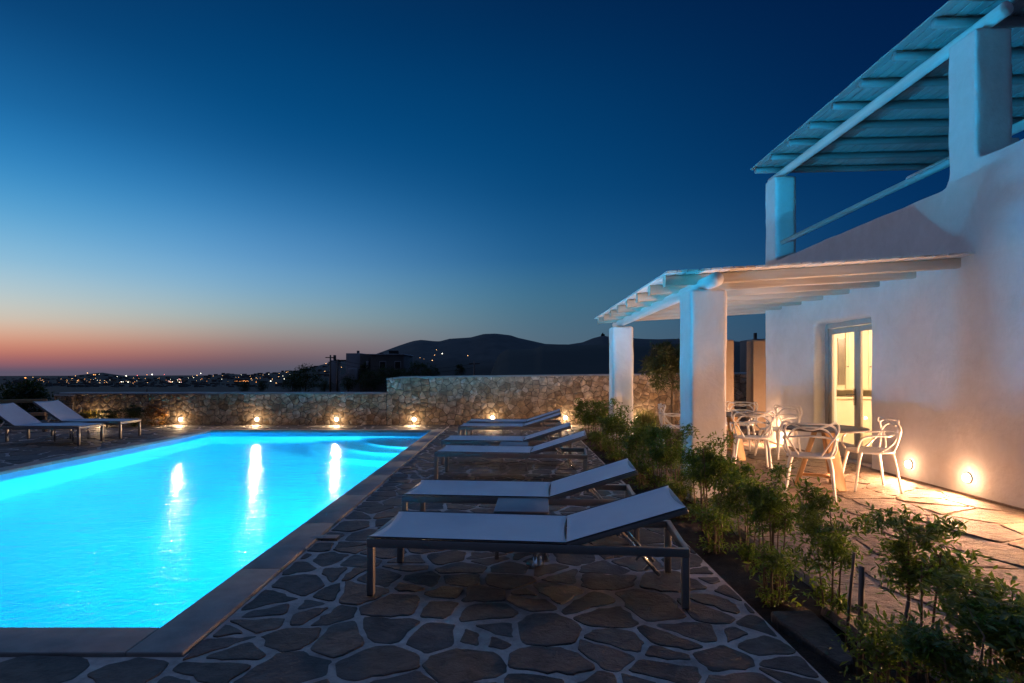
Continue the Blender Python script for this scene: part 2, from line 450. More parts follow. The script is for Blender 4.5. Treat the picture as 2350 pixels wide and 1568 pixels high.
# ------------------------------------------------------------------ terrain
ridge_pts = [(-4000,850),(-1500,858),(-600,862),(0,868),(60,867),(150,863),(215,857),(235,855),(270,860),(320,865),(450,866),(520,858),(572,860),(638,855),(683,850),(719,841),(751,834),(790,826),(861,812),(914,793),(950,781.5),(966,779),(1008,782),(1032,776),(1079,773.6),(1110,765.7),(1137,765),(1171,769),(1189,775),(1250,788),(1300,790),(1335,785),(1360,775),(1385,769),(1400,774),(1480,777),(1560,778),(1690,783),(1760,786),(1900,800),(2400,820),(5000,850)]
def interp(tab, x):
    if x <= tab[0][0]: return tab[0][1]
    for (a, b), (c, d) in zip(tab, tab[1:]):
        if x <= c: return b+(d-b)*(x-a)/(c-a)
    return tab[-1][1]
def sst(a, b, x):
    t = max(0, min(1, (x-a)/(b-a))); return t*t*(3-2*t)
near_ridge = [(-1000,0),(1085,0),(1112,0),(1140,36),(1165,50),(1230,54),(1240,60),(1400,60),(1560,50),(1800,56),(2500,60),(4000,0)]
def terr(x, y):
    r = math.hypot(x, y)
    if y > 1: vx = 1173+F*x/y
    else: vx = 5000 if x > 0 else -4000
    ry = interp(ridge_pts, vx); mount = sst(640, 900, vx)
    zl = max(-60, -.3-.045*max(0, r-20))
    right = sst(1080, 1150, vx)
    z = zl
    e2 = interp(near_ridge, vx)/F
    if e2 > 0 or right > 0:
        zr = -.3 + (1.7+e2*130)*sst(40, 130, y) - 55*sst(150, 700, y)
        zr += (noise.noise(Vector((x*.08, y*.08, 1)))*1.0)*sst(50, 110, y)
        z = zl*(1-right)+zr*right
    Dr = 3000 if vx > 560 else 4200
    Dr = 4200 - 1200*sst(300, 800, vx)
    if y > 800:
        crest = H+(854-ry)/F*Dr
        w = 1100
        k = max(0, 1-abs(y-Dr)/w); k = k*k*(3-2*k)*.35+k*.65
        n = noise.fractal(Vector((x*.0016, y*.0016, 3)), 1.0, 2.0, 5)*14*mount*(1-k*.85)
        z = z+(crest-z)*k + n*(.2+k)
        if y > Dr: z = z
    return z
mb = MB()
AZ = [a for a in np.concatenate([np.linspace(-180, -50, 30, endpoint=False), np.linspace(-50, 50, 420, endpoint=False), np.linspace(50, 180, 30, endpoint=False)])]
RR = [16, 20, 26, 35, 48, 62, 76, 90, 104, 118, 130, 140, 152, 170, 200, 260, 350, 480, 650, 850, 1100, 1400, 1700] + list(np.linspace(1850, 4600, 40)) + [5200, 6000, 8000, 12000]
for r in RR:
    for a in AZ:
        x = r*math.sin(R(a)); y = r*math.cos(R(a)); mb.v.append((x, y, terr(x, y)))
na = len(AZ)
for i in range(len(RR)-1):
    for k in range(na):
        j = (k+1) % na
        mb.f.append((i*na+k, i*na+j, (i+1)*na+j, (i+1)*na+k)); mb.fa.append(0.); mb.sm.append(True)
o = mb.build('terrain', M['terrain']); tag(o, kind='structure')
mb = MB(); mb.add([(-30,-30,-.32),(30,-30,-.32),(30,-4,-.32),(-30,-4,-.32)], [(0,1,2,3)])
mb.add([(5.2,-4,-.32),(30,-4,-.32),(30,18,-.32),(12,18,-.32)], [(0,1,2,3)])
mb.add([(-30,-4,-.32),(-14,-4,-.32),(-14,18,-.32),(-30,18,-.32)], [(0,1,2,3)])
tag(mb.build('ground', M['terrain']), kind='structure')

def at(vx, vy, D): return ((vx-1173)/F*D, D, H+(854-vy)/F*D)

# ------------------------------------------------------------------ pool
pool = empty('swimming_pool', (0,0,0), 0, 'long rectangular swimming pool glowing bright blue with pale stone rim', 'swimming pool')
WZ = -.12; PD = -1.45
mb = MB()
x0, x1, y0, y1 = PX0, PX1, PY0, PY1
mb.add([(x0,y0,PD),(x1,y0,PD),(x1,y1,PD),(x0,y1,PD)], [(0,1,2,3)])
mb.build('basin_floor', M['basin'], pool); mb = MB()
for a, b in (((x0,y0),(x1,y0)),((x1,y0),(x1,y1)),((x1,y1),(x0,y1)),((x0,y1),(x0,y0))):
    mb.add([(a[0],a[1],PD),(b[0],b[1],PD),(b[0],b[1],-.02),(a[0],a[1],-.02)], [(0,1,2,3)])
mb.build('basin_wall', M['basin_wall'], pool)
mb = MB()
for k, (r, z) in enumerate(((2.7,-1.10),(2.1,-.80),(1.5,-.50))):
    n = 28; vs = [(x1, y1)] + [(x1-r*math.cos(PI/2*i/n), y1-r*math.sin(PI/2*i/n)) for i in range(n+1)]
    top = [(p[0], p[1], z) for p in vs]; bot = [(p[0], p[1], PD) for p in vs]; m = len(vs)
    mb.add(top+bot, [tuple(range(m))[::-1]]+[(i, i+1, m+i+1, m+i) for i in range(1, m-1)], 0, False)
mb.build('steps', M['basin'], pool, bevel=0)
mb = MB(); e = .03
xo0, xo1, yo0, yo1 = x0-CW, x1+CW, y0-CW, y1+CW
def cp(a0, a1, b0, b1): mb.box(a0, a1, b0, b1, -.03, .022)
L = 1.2
y = yo0
while y < yo1-.01:
    y2 = min(y+L, yo1)
    if yo1-y2 < .4: y2 = yo1
    cp(x1-.012, xo1, y+.0015, y2-.0015); cp(xo0, x0+.012, y+.0015, y2-.0015); y = y2
x = x0+.012
while x < x1-.02:
    x2 = min(x+L, x1-.012)
    if x1-.012-x2 < .4: x2 = x1-.012
    cp(x+.0015, x2-.0015, yo0, y0+.012); cp(x+.0015, x2-.0015, y1-.012, yo1); x = x2
mb.build('coping', M['coping'], pool, bevel=.008)
mb = MB(); mb.add([(x0,y0,WZ),(x1,y0,WZ),(x1,y1,WZ),(x0,y1,WZ)], [(0,1,2,3)])
wo_ = tag(mb.build('pool_water', M['water']), kind='structure'); wo_.cycles.is_caustics_caster = True; wo_.data.polygons[0].use_smooth = True
def pool_light(x, y, ax, power=260, tilt=0, spread=180, col=(.0,.64,1.0)):
    mb = MB(); pts = []
    dx, dy = ax
    c = Vector((x, y, -.72)); n = Vector((dx, dy, 0))
    t = Vector((-dy, dx, 0)); k = 20
    vs = [c+n*.03+(t*math.cos(2*PI*i/k)+Vector((0,0,1))*math.sin(2*PI*i/k))*.10 for i in range(k)]
    vs2 = [c+(t*math.cos(2*PI*i/k)+Vector((0,0,1))*math.sin(2*PI*i/k))*.12 for i in range(k)]
    mb.add(vs+vs2, [tuple(range(k))]+[(i,(i+1)%k,k+(i+1)%k,k+i) for i in range(k)])
    mb.build('pool_light', M['pool_lens'], pool)
    ld = bpy.data.lights.new('pool_lamp', 'AREA'); ld.shape = 'DISK'; ld.size = .28; ld.energy = power; ld.color = col; ld.spread = R(spread)
    lo = bpy.data.objects.new('pool_lamp', ld); COL.objects.link(lo); lo.location = c+n*.04; lo.parent = pool
    if tilt > 30 and ax[0] > 0: ld.shape = 'RECTANGLE'; ld.size = 1.1; ld.size_y = .15
    aim = (n*math.cos(R(tilt))+Vector((0,0,1))*math.sin(R(tilt))).normalized()
    lo.rotation_euler = aim.to_track_quat('-Z', 'Y').to_euler(); ld.cycles.is_caustics_light = tilt > 0
PL = 640  # underwater lamps out of view, their places assumed from the glow
for yy in (4.6, 7.2): pool_light(PX1, yy, (-1, 0), PL)
pool_light(PX1, 10.2, (-1, 0), PL*1.6, 0, 180, (.10,.74,1.0))
pool_light(-5.6, PY0, (0, 1), PL*.8)
pool_light(-3.6, PY0, (0, 1), 1300, 38, 120, (.03,.52,.9))  # assumed lamp out of view, tilted up to tint the stone wall cyan
pool_light(PX0, 7.2, (1, 0), 1900, 42, 115, (.0,.46,.95))  # assumed strip out of view, tilted up to throw cyan on the house
pool_light(PX0, 4.4, (1, 0), 420, 42, 115, (.0,.46,.95))  # extra strip added out of view to fill the pillar shadow on the house

# ------------------------------------------------------------------ rubble walls
def rubble_wall(name, x0, x1, yf, hl, hr, label, seed, round_left=False, thick=.42, back=True):
    root = empty(name, ((x0+x1)/2, yf, 0), 0, label, 'wall')
    mx = (x0+x1)/2
    loc = lambda x, y, z: (x-mx, y, z)
    core = MB()
    vs = [loc(x0+.01,.012,-.3),loc(x1-.01,.012,-.3),loc(x1-.01,.012,hr-.03),loc(x0+.01,.012,hl-.03)]
    vb = [(p[0], thick, p[2]) for p in vs]
    core.add(vs+vb, [(0,1,2,3),(7,6,5,4),(0,3,7,4),(1,5,6,2),(3,2,6,7)])
    core.build('core', M['joint'], root)
    pts = poisson(x0, x1, -.05, max(hl, hr), .10, .33, seed, 50000, .70)
    sl = (hr-hl)/(x1-x0)
    top = [(-sl, 1.0, hl-.02-sl*x0)]
    if round_left: top.append((-1, 1, hl-.02-x0-.06))
    st = MB()
    stones(st, cells(x0, x1, -.05, max(hl, hr), pts, top), .0035, .012, lambda a, b, z: loc(a, .012-z, b), random.Random(seed), bev=.007, jit=.009, step=.05, bulge=.012, jh=.9, rnd=.07)
    # the end face shows stones too
    st.build('stone_face', M['rubble'], root)
    cap = MB(); n = max(2, int((x1-x0)/.4)); vs = []
    for i in range(n+1):
        x = x0+(x1-x0)*i/n; z = hl+sl*(x-x0)+.012*noise.noise(Vector((x*1.7, seed, 0)))
        if round_left and i == 0: z -= .05
        for (yy, zz) in ((-.015,-.035),(-.005,0),(.05,.012),(thick-.05,.012),(thick+.01,-.035)): vs.append(loc(x, yy+.006*noise.noise(Vector((x*3,yy,5))), z+zz))
    fs = []
    for i in range(n):
        for k in range(4): fs.append((i*5+k, (i+1)*5+k, (i+1)*5+k+1, i*5+k+1))
    fs += [(0,1,2,3,4), tuple(n*5+k for k in (4,3,2,1,0))]
    cap.add(vs, fs, 0, True); cap.build('wall_cap', M['cap'], root)
    return root
WY = 15.10
rubble_wall('stone_wall', -12.0, -3.32, WY, .845, .845, 'low rubble stone wall running behind the far end of the pool', 21)
rubble_wall('stone_wall', -3.31, 9.0, WY, 1.27, 1.41, 'taller rubble stone wall behind the sun loungers and pillars', 22, True)
root = rubble_wall('stone_pier', -12.05, -11.55, WY-.10, .80, .80, 'short stone pier at the left end of the low wall', 23, thick=.099)
root['category'] = 'pier'

# ------------------------------------------------------------------ wall lamps
def wall_lamp(x, y, z, n, power, label, group, size=.032, col=(1,.64,.34), off=.075, turn=0, visible=True):
    r = empty('wall_lamp', (x, y, z), 0, label, 'lamp', group)
    n = Vector(n); t = n.cross(Vector((0,0,1))); u = Vector((0,0,1)); k = 20
    circ = lambda rad, d: [n*d+(t*math.cos(2*PI*i/k)+u*math.sin(2*PI*i/k))*rad for i in range(k)]
    mb = MB(); A = circ(.066,-.012); B = circ(.064,.006); C = circ(.052,.008); Dn = circ(.050,.004)
    fs = []
    for a in range(3): fs += [(a*k+i, a*k+(i+1)%k, (a+1)*k+(i+1)%k, (a+1)*k+i) for i in range(k)]
    mb.add(A+B+C+Dn, fs, 0, True); mb.build('bezel', M['alu'], r)
    mb = MB(); D_ = [circ(.051, .003), circ(.042, .030), circ(.020, .042)]
    mb.add(D_[0]+D_[1]+D_[2], [(a*k+q, a*k+(q+1)%k, (a+1)*k+(q+1)%k, (a+1)*k+q) for a in range(2) for q in range(k)]+[tuple(2*k+q for q in range(k))], 0, True)
    mb.build('lens', M['lens'], r)
    ld = bpy.data.lights.new('lamp', 'AREA'); ld.shape = 'DISK'; ld.size = .07; ld.energy = power*.8; ld.color = col
    lo = bpy.data.objects.new('lamp', ld); COL.objects.link(lo); lo.location = n*.05; lo.parent = r
    lo.rotation_euler = (n+Vector((0,turn,-.06 if visible else -.30))).to_track_quat('-Z', 'Z').to_euler()
    ld = bpy.data.lights.new('lamp_glow', 'POINT'); ld.energy = power*(.045 if n.x else .10); ld.color = col; ld.shadow_soft_size = .03
    lo = bpy.data.objects.new('lamp_glow', ld); COL.objects.link(lo); lo.location = n*.10; lo.parent = r
    return r
gl = 'small lamps along the foot of the stone wall'
desc = ['small glowing lamp at wall foot behind the yellow shrub at far left', 'glowing lamp at the low wall right beside the reddish shrub',
 'glowing lamp at the low wall behind the left part of the pool', 'glowing lamp at the low wall behind the middle of the pool',
 'glowing lamp on the tall wall near its stepped left end', 'glowing lamp on the tall wall seen just above the farthest lounger',
 'glowing lamp on the tall wall just behind the farthest backrest tip', 'faint glowing lamp at the wall beside the far white pillar']
STW = 24
for i, (vx, vy) in enumerate([(232,962),(415,963),(590,963),(772,963),(950,962),(1130,957),(1297,960),(1463,958)]):
    X, _, Z = at(vx, vy, WY-.05)
    wall_lamp(X, WY-.06, .15 if i < 5 else .19, (0,-1,0), STW*(1.0 if i < 5 else 1.35), desc[i], gl)
gh = 'small lamps set low in the white house wall'
HW = 82
for yy, lb, p in ((10.64,'glowing lamp low in house wall behind the left chair beyond the door',1.7),(7.31,'smaller looking lamp low in house wall just right of the right chair',1.0),
                  (6.375,'brightest round lamp low in house wall at the right of the picture',1.35)):
    wall_lamp(5.112, yy, .215, (-1,0,0), HW*p, lb, gh, .034, (1,.50,.26), turn=1.2 if yy > 10 else 0)
wall_lamp(5.95, 11.56, .215, (0,1,0), HW*.8, 'unseen lamp added at the house end wall to light the brown pillars', gh, .034, (1,.52,.28))  # added out of view behind the house to brighten the gate pillars
for yy in (5.0, 3.6):
    wall_lamp(5.112, yy, .215, (-1,0,0), HW*1.25, 'assumed unseen lamp low in the white house wall nearer than the brightest one', gh, .034, (1,.50,.26), visible=False)  # assumed lamps out of view, added to warm the pillar fronts

# ------------------------------------------------------------------ house
villa = empty('villa', (5.35, 9, 0), 0, 'white plastered two storey villa with rounded edges and a grey glazed door', 'house')
def extr(mb, outline, x0, x1):
    n = len(outline)
    mb.add([(x0, p[0], p[1]) for p in outline]+[(x1, p[0], p[1]) for p in outline],
           [tuple(range(n)), tuple(range(2*n-1, n-1, -1))]+[(i, n+i, n+(i+1)%n, (i+1)%n) for i in range(n)])
TEX = bpy.data.textures.new('wobble', 'CLOUDS'); TEX.noise_scale = .55; TEX.noise_depth = 2
def plasterize(o, vox=.035, sm=9, disp=.03):
    m = o.modifiers.new('remesh', 'REMESH'); m.mode = 'VOXEL'; m.voxel_size = vox; m.use_smooth_shade = True
    m = o.modifiers.new('smooth', 'SMOOTH'); m.iterations = sm; m.factor = .5
    m = o.modifiers.new('disp', 'DISPLACE'); m.texture = TEX; m.strength = disp; m.mid_level = .5; m.texture_coords = 'GLOBAL'
WX = 5.14
vy0 = 9.0
def vloc(outline): return [(p[0]-vy0, p[1]) for p in outline]
mb = MB()
extr(mb, vloc([(0,-.1),(8.15,-.1),(8.15,2.21),(9.69,2.21),(9.69,-.1),(11.53,-.1),(11.53,5.24),(11.07,5.24),(11.07,3.57),(6.77,3.57),(6.72,3.66),(6.72,5.24),(6.30,5.24),(6.30,3.77),(0,3.77)]), WX-5.35, WX+.42-5.35)
w = mb.build('front_wall', M['plaster'], villa); plasterize(w)
bm = bmesh.new(); bm.from_mesh(w.data); bmesh.ops.recalc_face_normals(bm, faces=bm.faces); bm.to_mesh(w.data); bm.free()
mb = MB()
mb.box(WX+.40-5.35, 6.5, 11.15-vy0, 11.50-vy0, -.1, 3.55)       # end wall
mb.box(6.2, 6.5, -9, 11.15-vy0, -.1, 3.55)
mb.build('side_wall', M['plaster'], villa, bevel=.02)
mb = MB(); mb.box(WX+.40-5.35, 6.45, -9, 11.2-vy0, 2.75, 3.1); mb.build('roof_terrace', M['plaster'], villa)
# skirting: thin brown strip at foot
mb = MB(); mb.box(WX-.026-5.35, WX+.02-5.35, -9, 8.12-vy0, 0.0, .03); mb.box(WX-.026-5.35, WX+.02-5.35, 9.72-vy0, 11.5-vy0, 0.0, .03); mb.build('base_trim', M['stake'], villa)
# door
DX = 5.345-5.35
def dframe(mb, ya, yb, za, zb, wdt, x0, x1):
    mb.box(x0, x1, ya, ya+wdt, za, zb); mb.box(x0, x1, yb-wdt, yb, za, zb)
    mb.box(x0, x1, ya+wdt, yb-wdt, zb-wdt, zb)
ya, yb, ym = 8.10-vy0, 9.74-vy0, 8.83-vy0
mb = MB(); dframe(mb, ya, yb, 0.0, 2.26, .13, DX, DX+.09)
frm = mb.build('door_frame', M['door_grey'], villa, bevel=.006)
def leafd(a, b, handle):
    mb = MB(); x0, x1 = DX+.02, DX+.065
    mb.box(x0, x1, a, a+.075, .03, 2.12); mb.box(x0, x1, b-.075, b, .03, 2.12)
    mb.box(x0, x1, a+.075, b-.075, 2.03, 2.12); mb.box(x0, x1, a+.075, b-.075, .03, .26)
    d = mb.build('door', M['door_grey'], villa, bevel=.005)
    g = MB(); g.add([(DX+.04,a+.07,.25),(DX+.04,b-.07,.25),(DX+.04,b-.07,2.04),(DX+.04,a+.07,2.04)],[(0,1,2,3)]); g.build('pane', M['glass'], d)
    if handle:
        h = MB(); hy = a+.037
        h.box(DX-.002, DX+.018, hy-.016, hy+.016, .88, 1.14)
        h.tube([(DX-.002,hy,1.05),(DX-.045,hy,1.05),(DX-.05,hy+.02,1.05),(DX-.05,hy+.12,1.045)], .008); h.build('handle', M['brass'], d)
leafd(ya+.135, ym-.002, False); leafd(ym+.002, yb-.135, True)
mb = MB(); mb.box(DX-.16, DX+.1, 8.16-vy0, 9.68-vy0, 0.002, .028); mb.build('threshold', M['mortar'], villa, bevel=.006)
# kitchen room behind the door
mb = MB()
mb.box(.22, 6.2, -3, 11.15-vy0, -.02, .01)
mb.build('kitchen_floor', M['cream'], villa)
mb = MB(); mb.box(.22, 3.0, 11.10-vy0, 11.148-vy0, .01, 2.7); mb.box(3.0, 3.06, 6.0-vy0, 11.148-vy0, .01, 2.7); mb.box(.22, 3.0, 5.95-vy0, 6.0-vy0, .01, 2.7); mb.box(.22,3.0,6.0-vy0,11.1-vy0,2.68,2.74)
mb.build('kitchen_wall', M['cream'], villa)
kc = empty('kitchen_cabinets', (6.3, 10.6, 0), 0, 'cream kitchen cupboards with knobs seen through the lit glass door', 'cupboard')
mb = MB(); mb.box(-.72, 1.6, .02, .49, 1.06, 2.45); mb.build('carcass', M['cabinet'], kc)
xs = [-.72,-.44,-.22,-.07,.13,.35,.7,1.1,1.6]
for a, b in zip(xs, xs[1:]):
    if abs(a+.22) < .01:
        m2 = MB(); m2.box(a+.01, b-.01, .0, .019, 1.16, 2.03); dd = m2.build('cabinet_door', M['cabinet_dark'], kc); continue
    m2 = MB(); m2.box(a+.004, b-.004, -.002, .018, 1.08, 2.43)
    dd = m2.build('cabinet_door', M['cabinet'], kc, bevel=.004)
    m2 = MB(); m2.box(a+.045, b-.045, -.008, -.003, 1.14, 2.36); m2.build('panel', M['cabinet'], dd, bevel=.003)
    m3 = MB(); m3.tube([(a+.03, -.002, 1.5),(a+.03,-.03,1.5)], [.009,.014]); m3.build('knob', M['dark_alu'], dd)
mb = MB(); mb.box(-.72, 1.6, -.15, .49, .90, .94); mb.build('worktop', M['cream'], kc, bevel=.006)
mb = MB(); mb.box(-.72, 1.6, -.10, .49, .02, .895); mb.build('base_unit', M['cabinet'], kc, bevel=.004)
mb = MB(); mb.tube([(6.33,10.5,.942),(6.33,10.5,.945),(6.33,10.5,1.02),(6.33,10.5,1.06),(6.33,10.5,1.10)], [.02,.032,.032,.013,.013], 12)
tag(mb.build('bottle', M['oak']), 'small amber bottle standing on the kitchen worktop', 'bottle')
pl = empty('assumed_ceiling_lamp', (7.4, 8.0, 2.67), 0, 'assumed round lit lamp on the kitchen ceiling, out of view', 'lamp')  # assumed lamp, placed out of view to light the room and door reveal
mb = MB(); mb.disc((0,0), .16, -.06, 0.0); mb.build('shade', M['room_lamp'], pl)
ld = bpy.data.lights.new('lamp', 'POINT'); ld.energy = 400; ld.color = (1,.70,.42); ld.shadow_soft_size = .15
lo = bpy.data.objects.new('lamp', ld); COL.objects.link(lo); lo.location = (0,0,-.25); lo.parent = pl

# terrace rail pole
mb = MB(); mb.tube([(0,6.70,0),(0,8.2,.004),(0,9.8,-.002),(0,11.09,0)], [.045,.044,.045,.044], 12)
o = mb.build('handrail', M['dimmed_wood_y']); o.location = (5.27,0,3.92); tag(o, 'pale round wooden pole rail between the two upper pillars', 'handrail')

# ------------------------------------------------------------------ pergolas
def pillar(x0, x1, y0, y1, h, parent, mat='plaster', z0=-.06, disp=.03):
    mb = MB(); mb.box(x0, x1, y0, y1, z0, h); p = mb.build('pillar', M[mat], parent); plasterize(p, .03, 9, disp); return p
lp = empty('pergola', (2.2, 6.3, 0), 0, 'lower white timber pergola over the dining patio with two plastered pillars', 'pergola')
def rel(root):
    return root.location
def shift(mb, root):
    l = root.location; mb.v = [(p[0]-l[0], p[1]-l[1], p[2]-l[2]) for p in mb.v]; return mb
def pil(root, *a):
    mb = MB(); mb.box(*a); p = shift(mb, root).build('pillar', M['plaster'], root); plasterize(p, .03, 9, .03)
bpy.context.view_layer.update()
pil(lp, 1.985, 2.405, 6.30, 6.745, -.06, 2.315); pil(lp, 1.985, 2.405, 11.15, 11.60, -.06, 2.30)
mb = MB(); mb.tube([(2.195, 6.08, 2.395),(2.19,7.8,2.385),(2.20,9.6,2.39),(2.19,11.95,2.385)], [.078,.074,.077,.072], 14)
shift(mb, lp).build('beam', M['white_wood_y'], lp)
slope = (2.73-2.52)/(5.14-1.728)
rz_ = lambda x: 2.52-.022+slope*(x-1.728)
rr = random.Random(5)
for k in range(8):
    D = 6.55+.715*k; mb = MB(); n = 10; hh = .115; ww = .088
    pth = []
    for i in range(n+1):
        x = 1.76+(5.2-1.76)*i/n; pth.append((x, D+.006*noise.noise(Vector((x, k, 0))), rz_(x)-hh/2+.006*noise.noise(Vector((x, k, 9)))))
    vs = []
    for p in pth:
        for (dy, dz) in ((-.5,-.5),(.5,-.5),(.5,.5),(-.5,.5)): vs.append((p[0], p[1]+dy*ww, p[2]+dz*hh))
    fs = [(i*4+j, (i+1)*4+j, (i+1)*4+(j+1)%4, i*4+(j+1)%4) for i in range(n) for j in range(4)]+[(3,2,1,0), tuple(n*4+j for j in range(4))]
    mb.add(vs, fs, 0, False); shift(mb, lp).build('rafter', M['shaded_rafter_wood'], lp, bevel=.012, seg=3)
def slats(root, x0, x1, y0, y1, zf, w=.112, gap=.012, th=.02, mat='white_wood_y'):
    mb = MB(); x = x0; k = 0
    while x < x1:
        dz = .002*rr.uniform(-1,1); d0 = rr.uniform(-.015,.015)
        a = x; b = min(x+w, x1)
        za, zb = zf(a)+dz, zf(b)+dz
        vs = [(a,y0+d0,za),(b,y0+d0,zb),(b,y1,zb),(a,y1,za),(a,y0+d0,za+th),(b,y0+d0,zb+th),(b,y1,zb+th),(a,y1,za+th)]
        mb.add(vs, [(0,3,2,1),(4,5,6,7),(0,1,5,4),(1,2,6,5),(2,3,7,6),(3,0,4,7)], 0)
        x += w+gap; k += 1
    shift(mb, root).build('slats', M[mat], root)
slats(lp, 1.728, 5.14, 6.30, 11.80, lambda x: rz_(x)+.003, .106, .018)
up = empty('roof_pergola', (5.35, 6.3, 5.24), 0, 'upper white timber pergola over the roof terrace held on house pillars', 'pergola')
bpy.context.view_layer.update()
mb = MB(); mb.tube([(5.345, 6.14, 5.325),(5.345,8,5.32),(5.35,9.8,5.325),(5.35,11.72,5.32)], [.078,.074,.077,.072], 14)
shift(mb, up).build('beam', M['white_wood_y'], up)
mb = MB(); mb.tube([(8.2, 6.14, 5.36),(8.2,11.72,5.36)], .08, 12); shift(mb, up).build('beam', M['white_wood_y'], up)
uz = lambda x: 5.507+.022*(x-4.86)
for k in range(8):
    D = 6.60+.689*k; mb = MB(); n = 8
    pth = [(4.90+(8.6-4.9)*i/n, D+.01*noise.noise(Vector((i, k, 3))), uz(4.9+(8.6-4.9)*i/n)-.062) for i in range(n+1)]
    mb.tube(pth, [.060+.004*noise.noise(Vector((i*.7, k, 5))) for i in range(n+1)], 12)
    shift(mb, up).build('rafter', M['dimmed_wood_x'], up)
slats(up, 4.86, 8.7, 6.30, 11.58, uz, .115, .016, mat='dimmed_wood_y')
for ya_ in (6.3, 9.4): mb = MB(); mb.box(8.1,8.4,ya_,ya_+.3,3.1,5.28); shift(mb, up).build('post', M['plaster'], up, bevel=.02)
# brown gate posts
for i, (a, b, lb) in enumerate(((4.80,5.29,'brown plastered gate pillar just behind the nearest white pillar'),(5.74,6.30,'brown plastered gate pillar partly hidden by the house corner'))):
    mb = MB(); mb.box(a-(a+b)/2, b-(a+b)/2, 0, .42, -.05, 2.17)
    o = mb.build('gate_pillar', M['brown_plaster']); o.location = ((a+b)/2, 13.5, 0); plasterize(o, .03, 6, .02)
    tag(o, lb, 'pillar')

# ------------------------------------------------------------------ loungers
def make_lounger(back_deg, blen=.74, label=''):
    r = empty('sun_lounger', (0,0,0), 0, label, 'sun lounger')
    L, W, T = 1.95, .66, .355; w2 = W/2
    mb = MB(); rw, rh = .032, .052
    mb.box(0, L, -w2, -w2+rw, T-rh, T); mb.box(0, L, w2-rw, w2, T-rh, T)
    mb.box(.0, rw, -w2+rw, w2-rw, T-rh, T-.002); mb.box(L-rw, L, -w2+rw, w2-rw, T-rh, T-.002)
    mb.box(1.20, 1.225, -w2+rw, w2-rw, T-.05, T-.025)
    mb.build('frame', M['alu'], r, bevel=.004)
    for x in (.022, L-.022):
        for y in (-w2+.022, w2-.022):
            m2 = MB(); m2.box(x-.0215, x+.0215, y-.0215, y+.0215, .006, T-rh-.001); lg = m2.build('leg', M['alu'], r, bevel=.004)
            m3 = MB(); m3.box(x-.019, x+.019, y-.019, y+.019, .0, .006); m3.build('foot_pad', M['piping'], lg)
    def cloth(xa, xb, zf, name, parent, Mx=None, ein=.035, eout=0.02):
        mb = MB(); nx, ny = 24, 14; vs = []
        for i in range(nx+1):
            for j in range(ny+1):
                u = i/nx; v = j/ny*2-1; c = 1-v*v
                x = xa+(xb-xa)*u + (ein*c*(1-u)**3 if ein else 0) - (eout*c*u**3 if eout else 0)
                z = zf - .022*c*(1-abs(2*u-1)**8*.6)
                p = Vector((x, v*(w2-.006), z)); vs.append(Mx @ p if Mx else p)
        fs = [(i*(ny+1)+j, (i+1)*(ny+1)+j, (i+1)*(ny+1)+j+1, i*(ny+1)+j+1) for i in range(nx) for j in range(ny)]
        mb.add(vs, fs, 0, True); o = mb.build(name, M['sling'], parent)
        s = o.modifiers.new('solid', 'SOLIDIFY'); s.thickness = .005
        for sy in (-1, 1):
            pm = MB(); pth = [Vector((xa+(xb-xa)*i/12, sy*(w2-.004), zf+.001)) for i in range(13)]
            if Mx: pth = [Mx @ p for p in pth]
            pm.tube(pth, .0038, 6); pm.build('piping', M['piping'], o)
        return o
    cloth(.004, 1.235, T+.012, 'seat_sling', r)
    # backrest hinged at x=1.235
    Mx = Matrix.Translation((1.235, 0, T)) @ Matrix.Rotation(-R(back_deg), 4, 'Y')
    b = cloth(.0, blen, .014, 'backrest_sling', r, Mx, 0, .03)
    fb = MB()
    for sy in (-1, 1):
        y0 = sy*(w2-.004); y1 = sy*(w2-.034); a0, a1 = min(y0,y1), max(y0,y1)
        fb.box(0, blen, a0, a1, -.022, .008, Mx)
    fb.box(blen-.03, blen, -w2+.034, w2-.034, -.022, .006, Mx); fb.box(.30, .325, -w2+.034, w2-.034, -.045, -.025, Mx)
    fb.build('backrest_frame', M['alu'], b, bevel=.003)
    top = Mx @ Vector((.31, 0, -.02))
    for sy in (-.13, .13):
        s = MB(); s.tube([(top.x, sy, top.z), (top.x+.13, sy, top.z-.15), (top.x+.27, sy, .125)], .012, 8)
        st_ = s.build('support_strut', M['chrome'], r)
        t_ = MB()
        for k in range(3):
            q = Vector((top.x+.10+.055*k, sy, top.z-.12-.06*k)); t_.bar(q, q+Vector((-.03, 0, -.035)), .012, .016)
        t_.build('notch', M['alu'], st_)
    return r
g1 = 'sun loungers lined up beside the pool'
lA = make_lounger(18, .74)
def put(o, x, y, deg): o.location = (x, y, .012); o.rotation_euler = (0, 0, R(deg)); return o
# (x of foot end, centre depth at foot end, angle)
specs = [(-.863, 3.85, -6, 'nearest sun lounger in the right row, largest, with its sling in full view'),
         (-.886, 5.07, -5, 'second sun lounger from the front, just behind the small low table'),
         (-.955, 7.62, -6, 'third sun lounger from the front in the right row'),
         (-1.026, 8.85, -5, 'fourth sun lounger from the front, behind the second small table'),
         (-.985, 11.05, -4, 'fifth sun lounger from the front, next to last before the stone wall'),
         (-.91, 12.05, -4, 'farthest sun lounger of the right row, right before the stone wall')]
for i, (x, y, a, lb) in enumerate(specs):
    o = lA if i == 0 else copy_tree(lA)
    put(o, x, y, a); o['label'] = lb; o['group'] = g1
lB = make_lounger(35, .72)
put(lB, -8.17, 11.08, 180); tag(lB, 'nearer of the two sun loungers across the pool at the left edge', 'sun lounger', 'two sun loungers at the left of the pool')
lC = copy_tree(lB); put(lC, -8.10, 12.12, 180); lC['label'] = 'farther of the two sun loungers across the pool, before the stone pier'

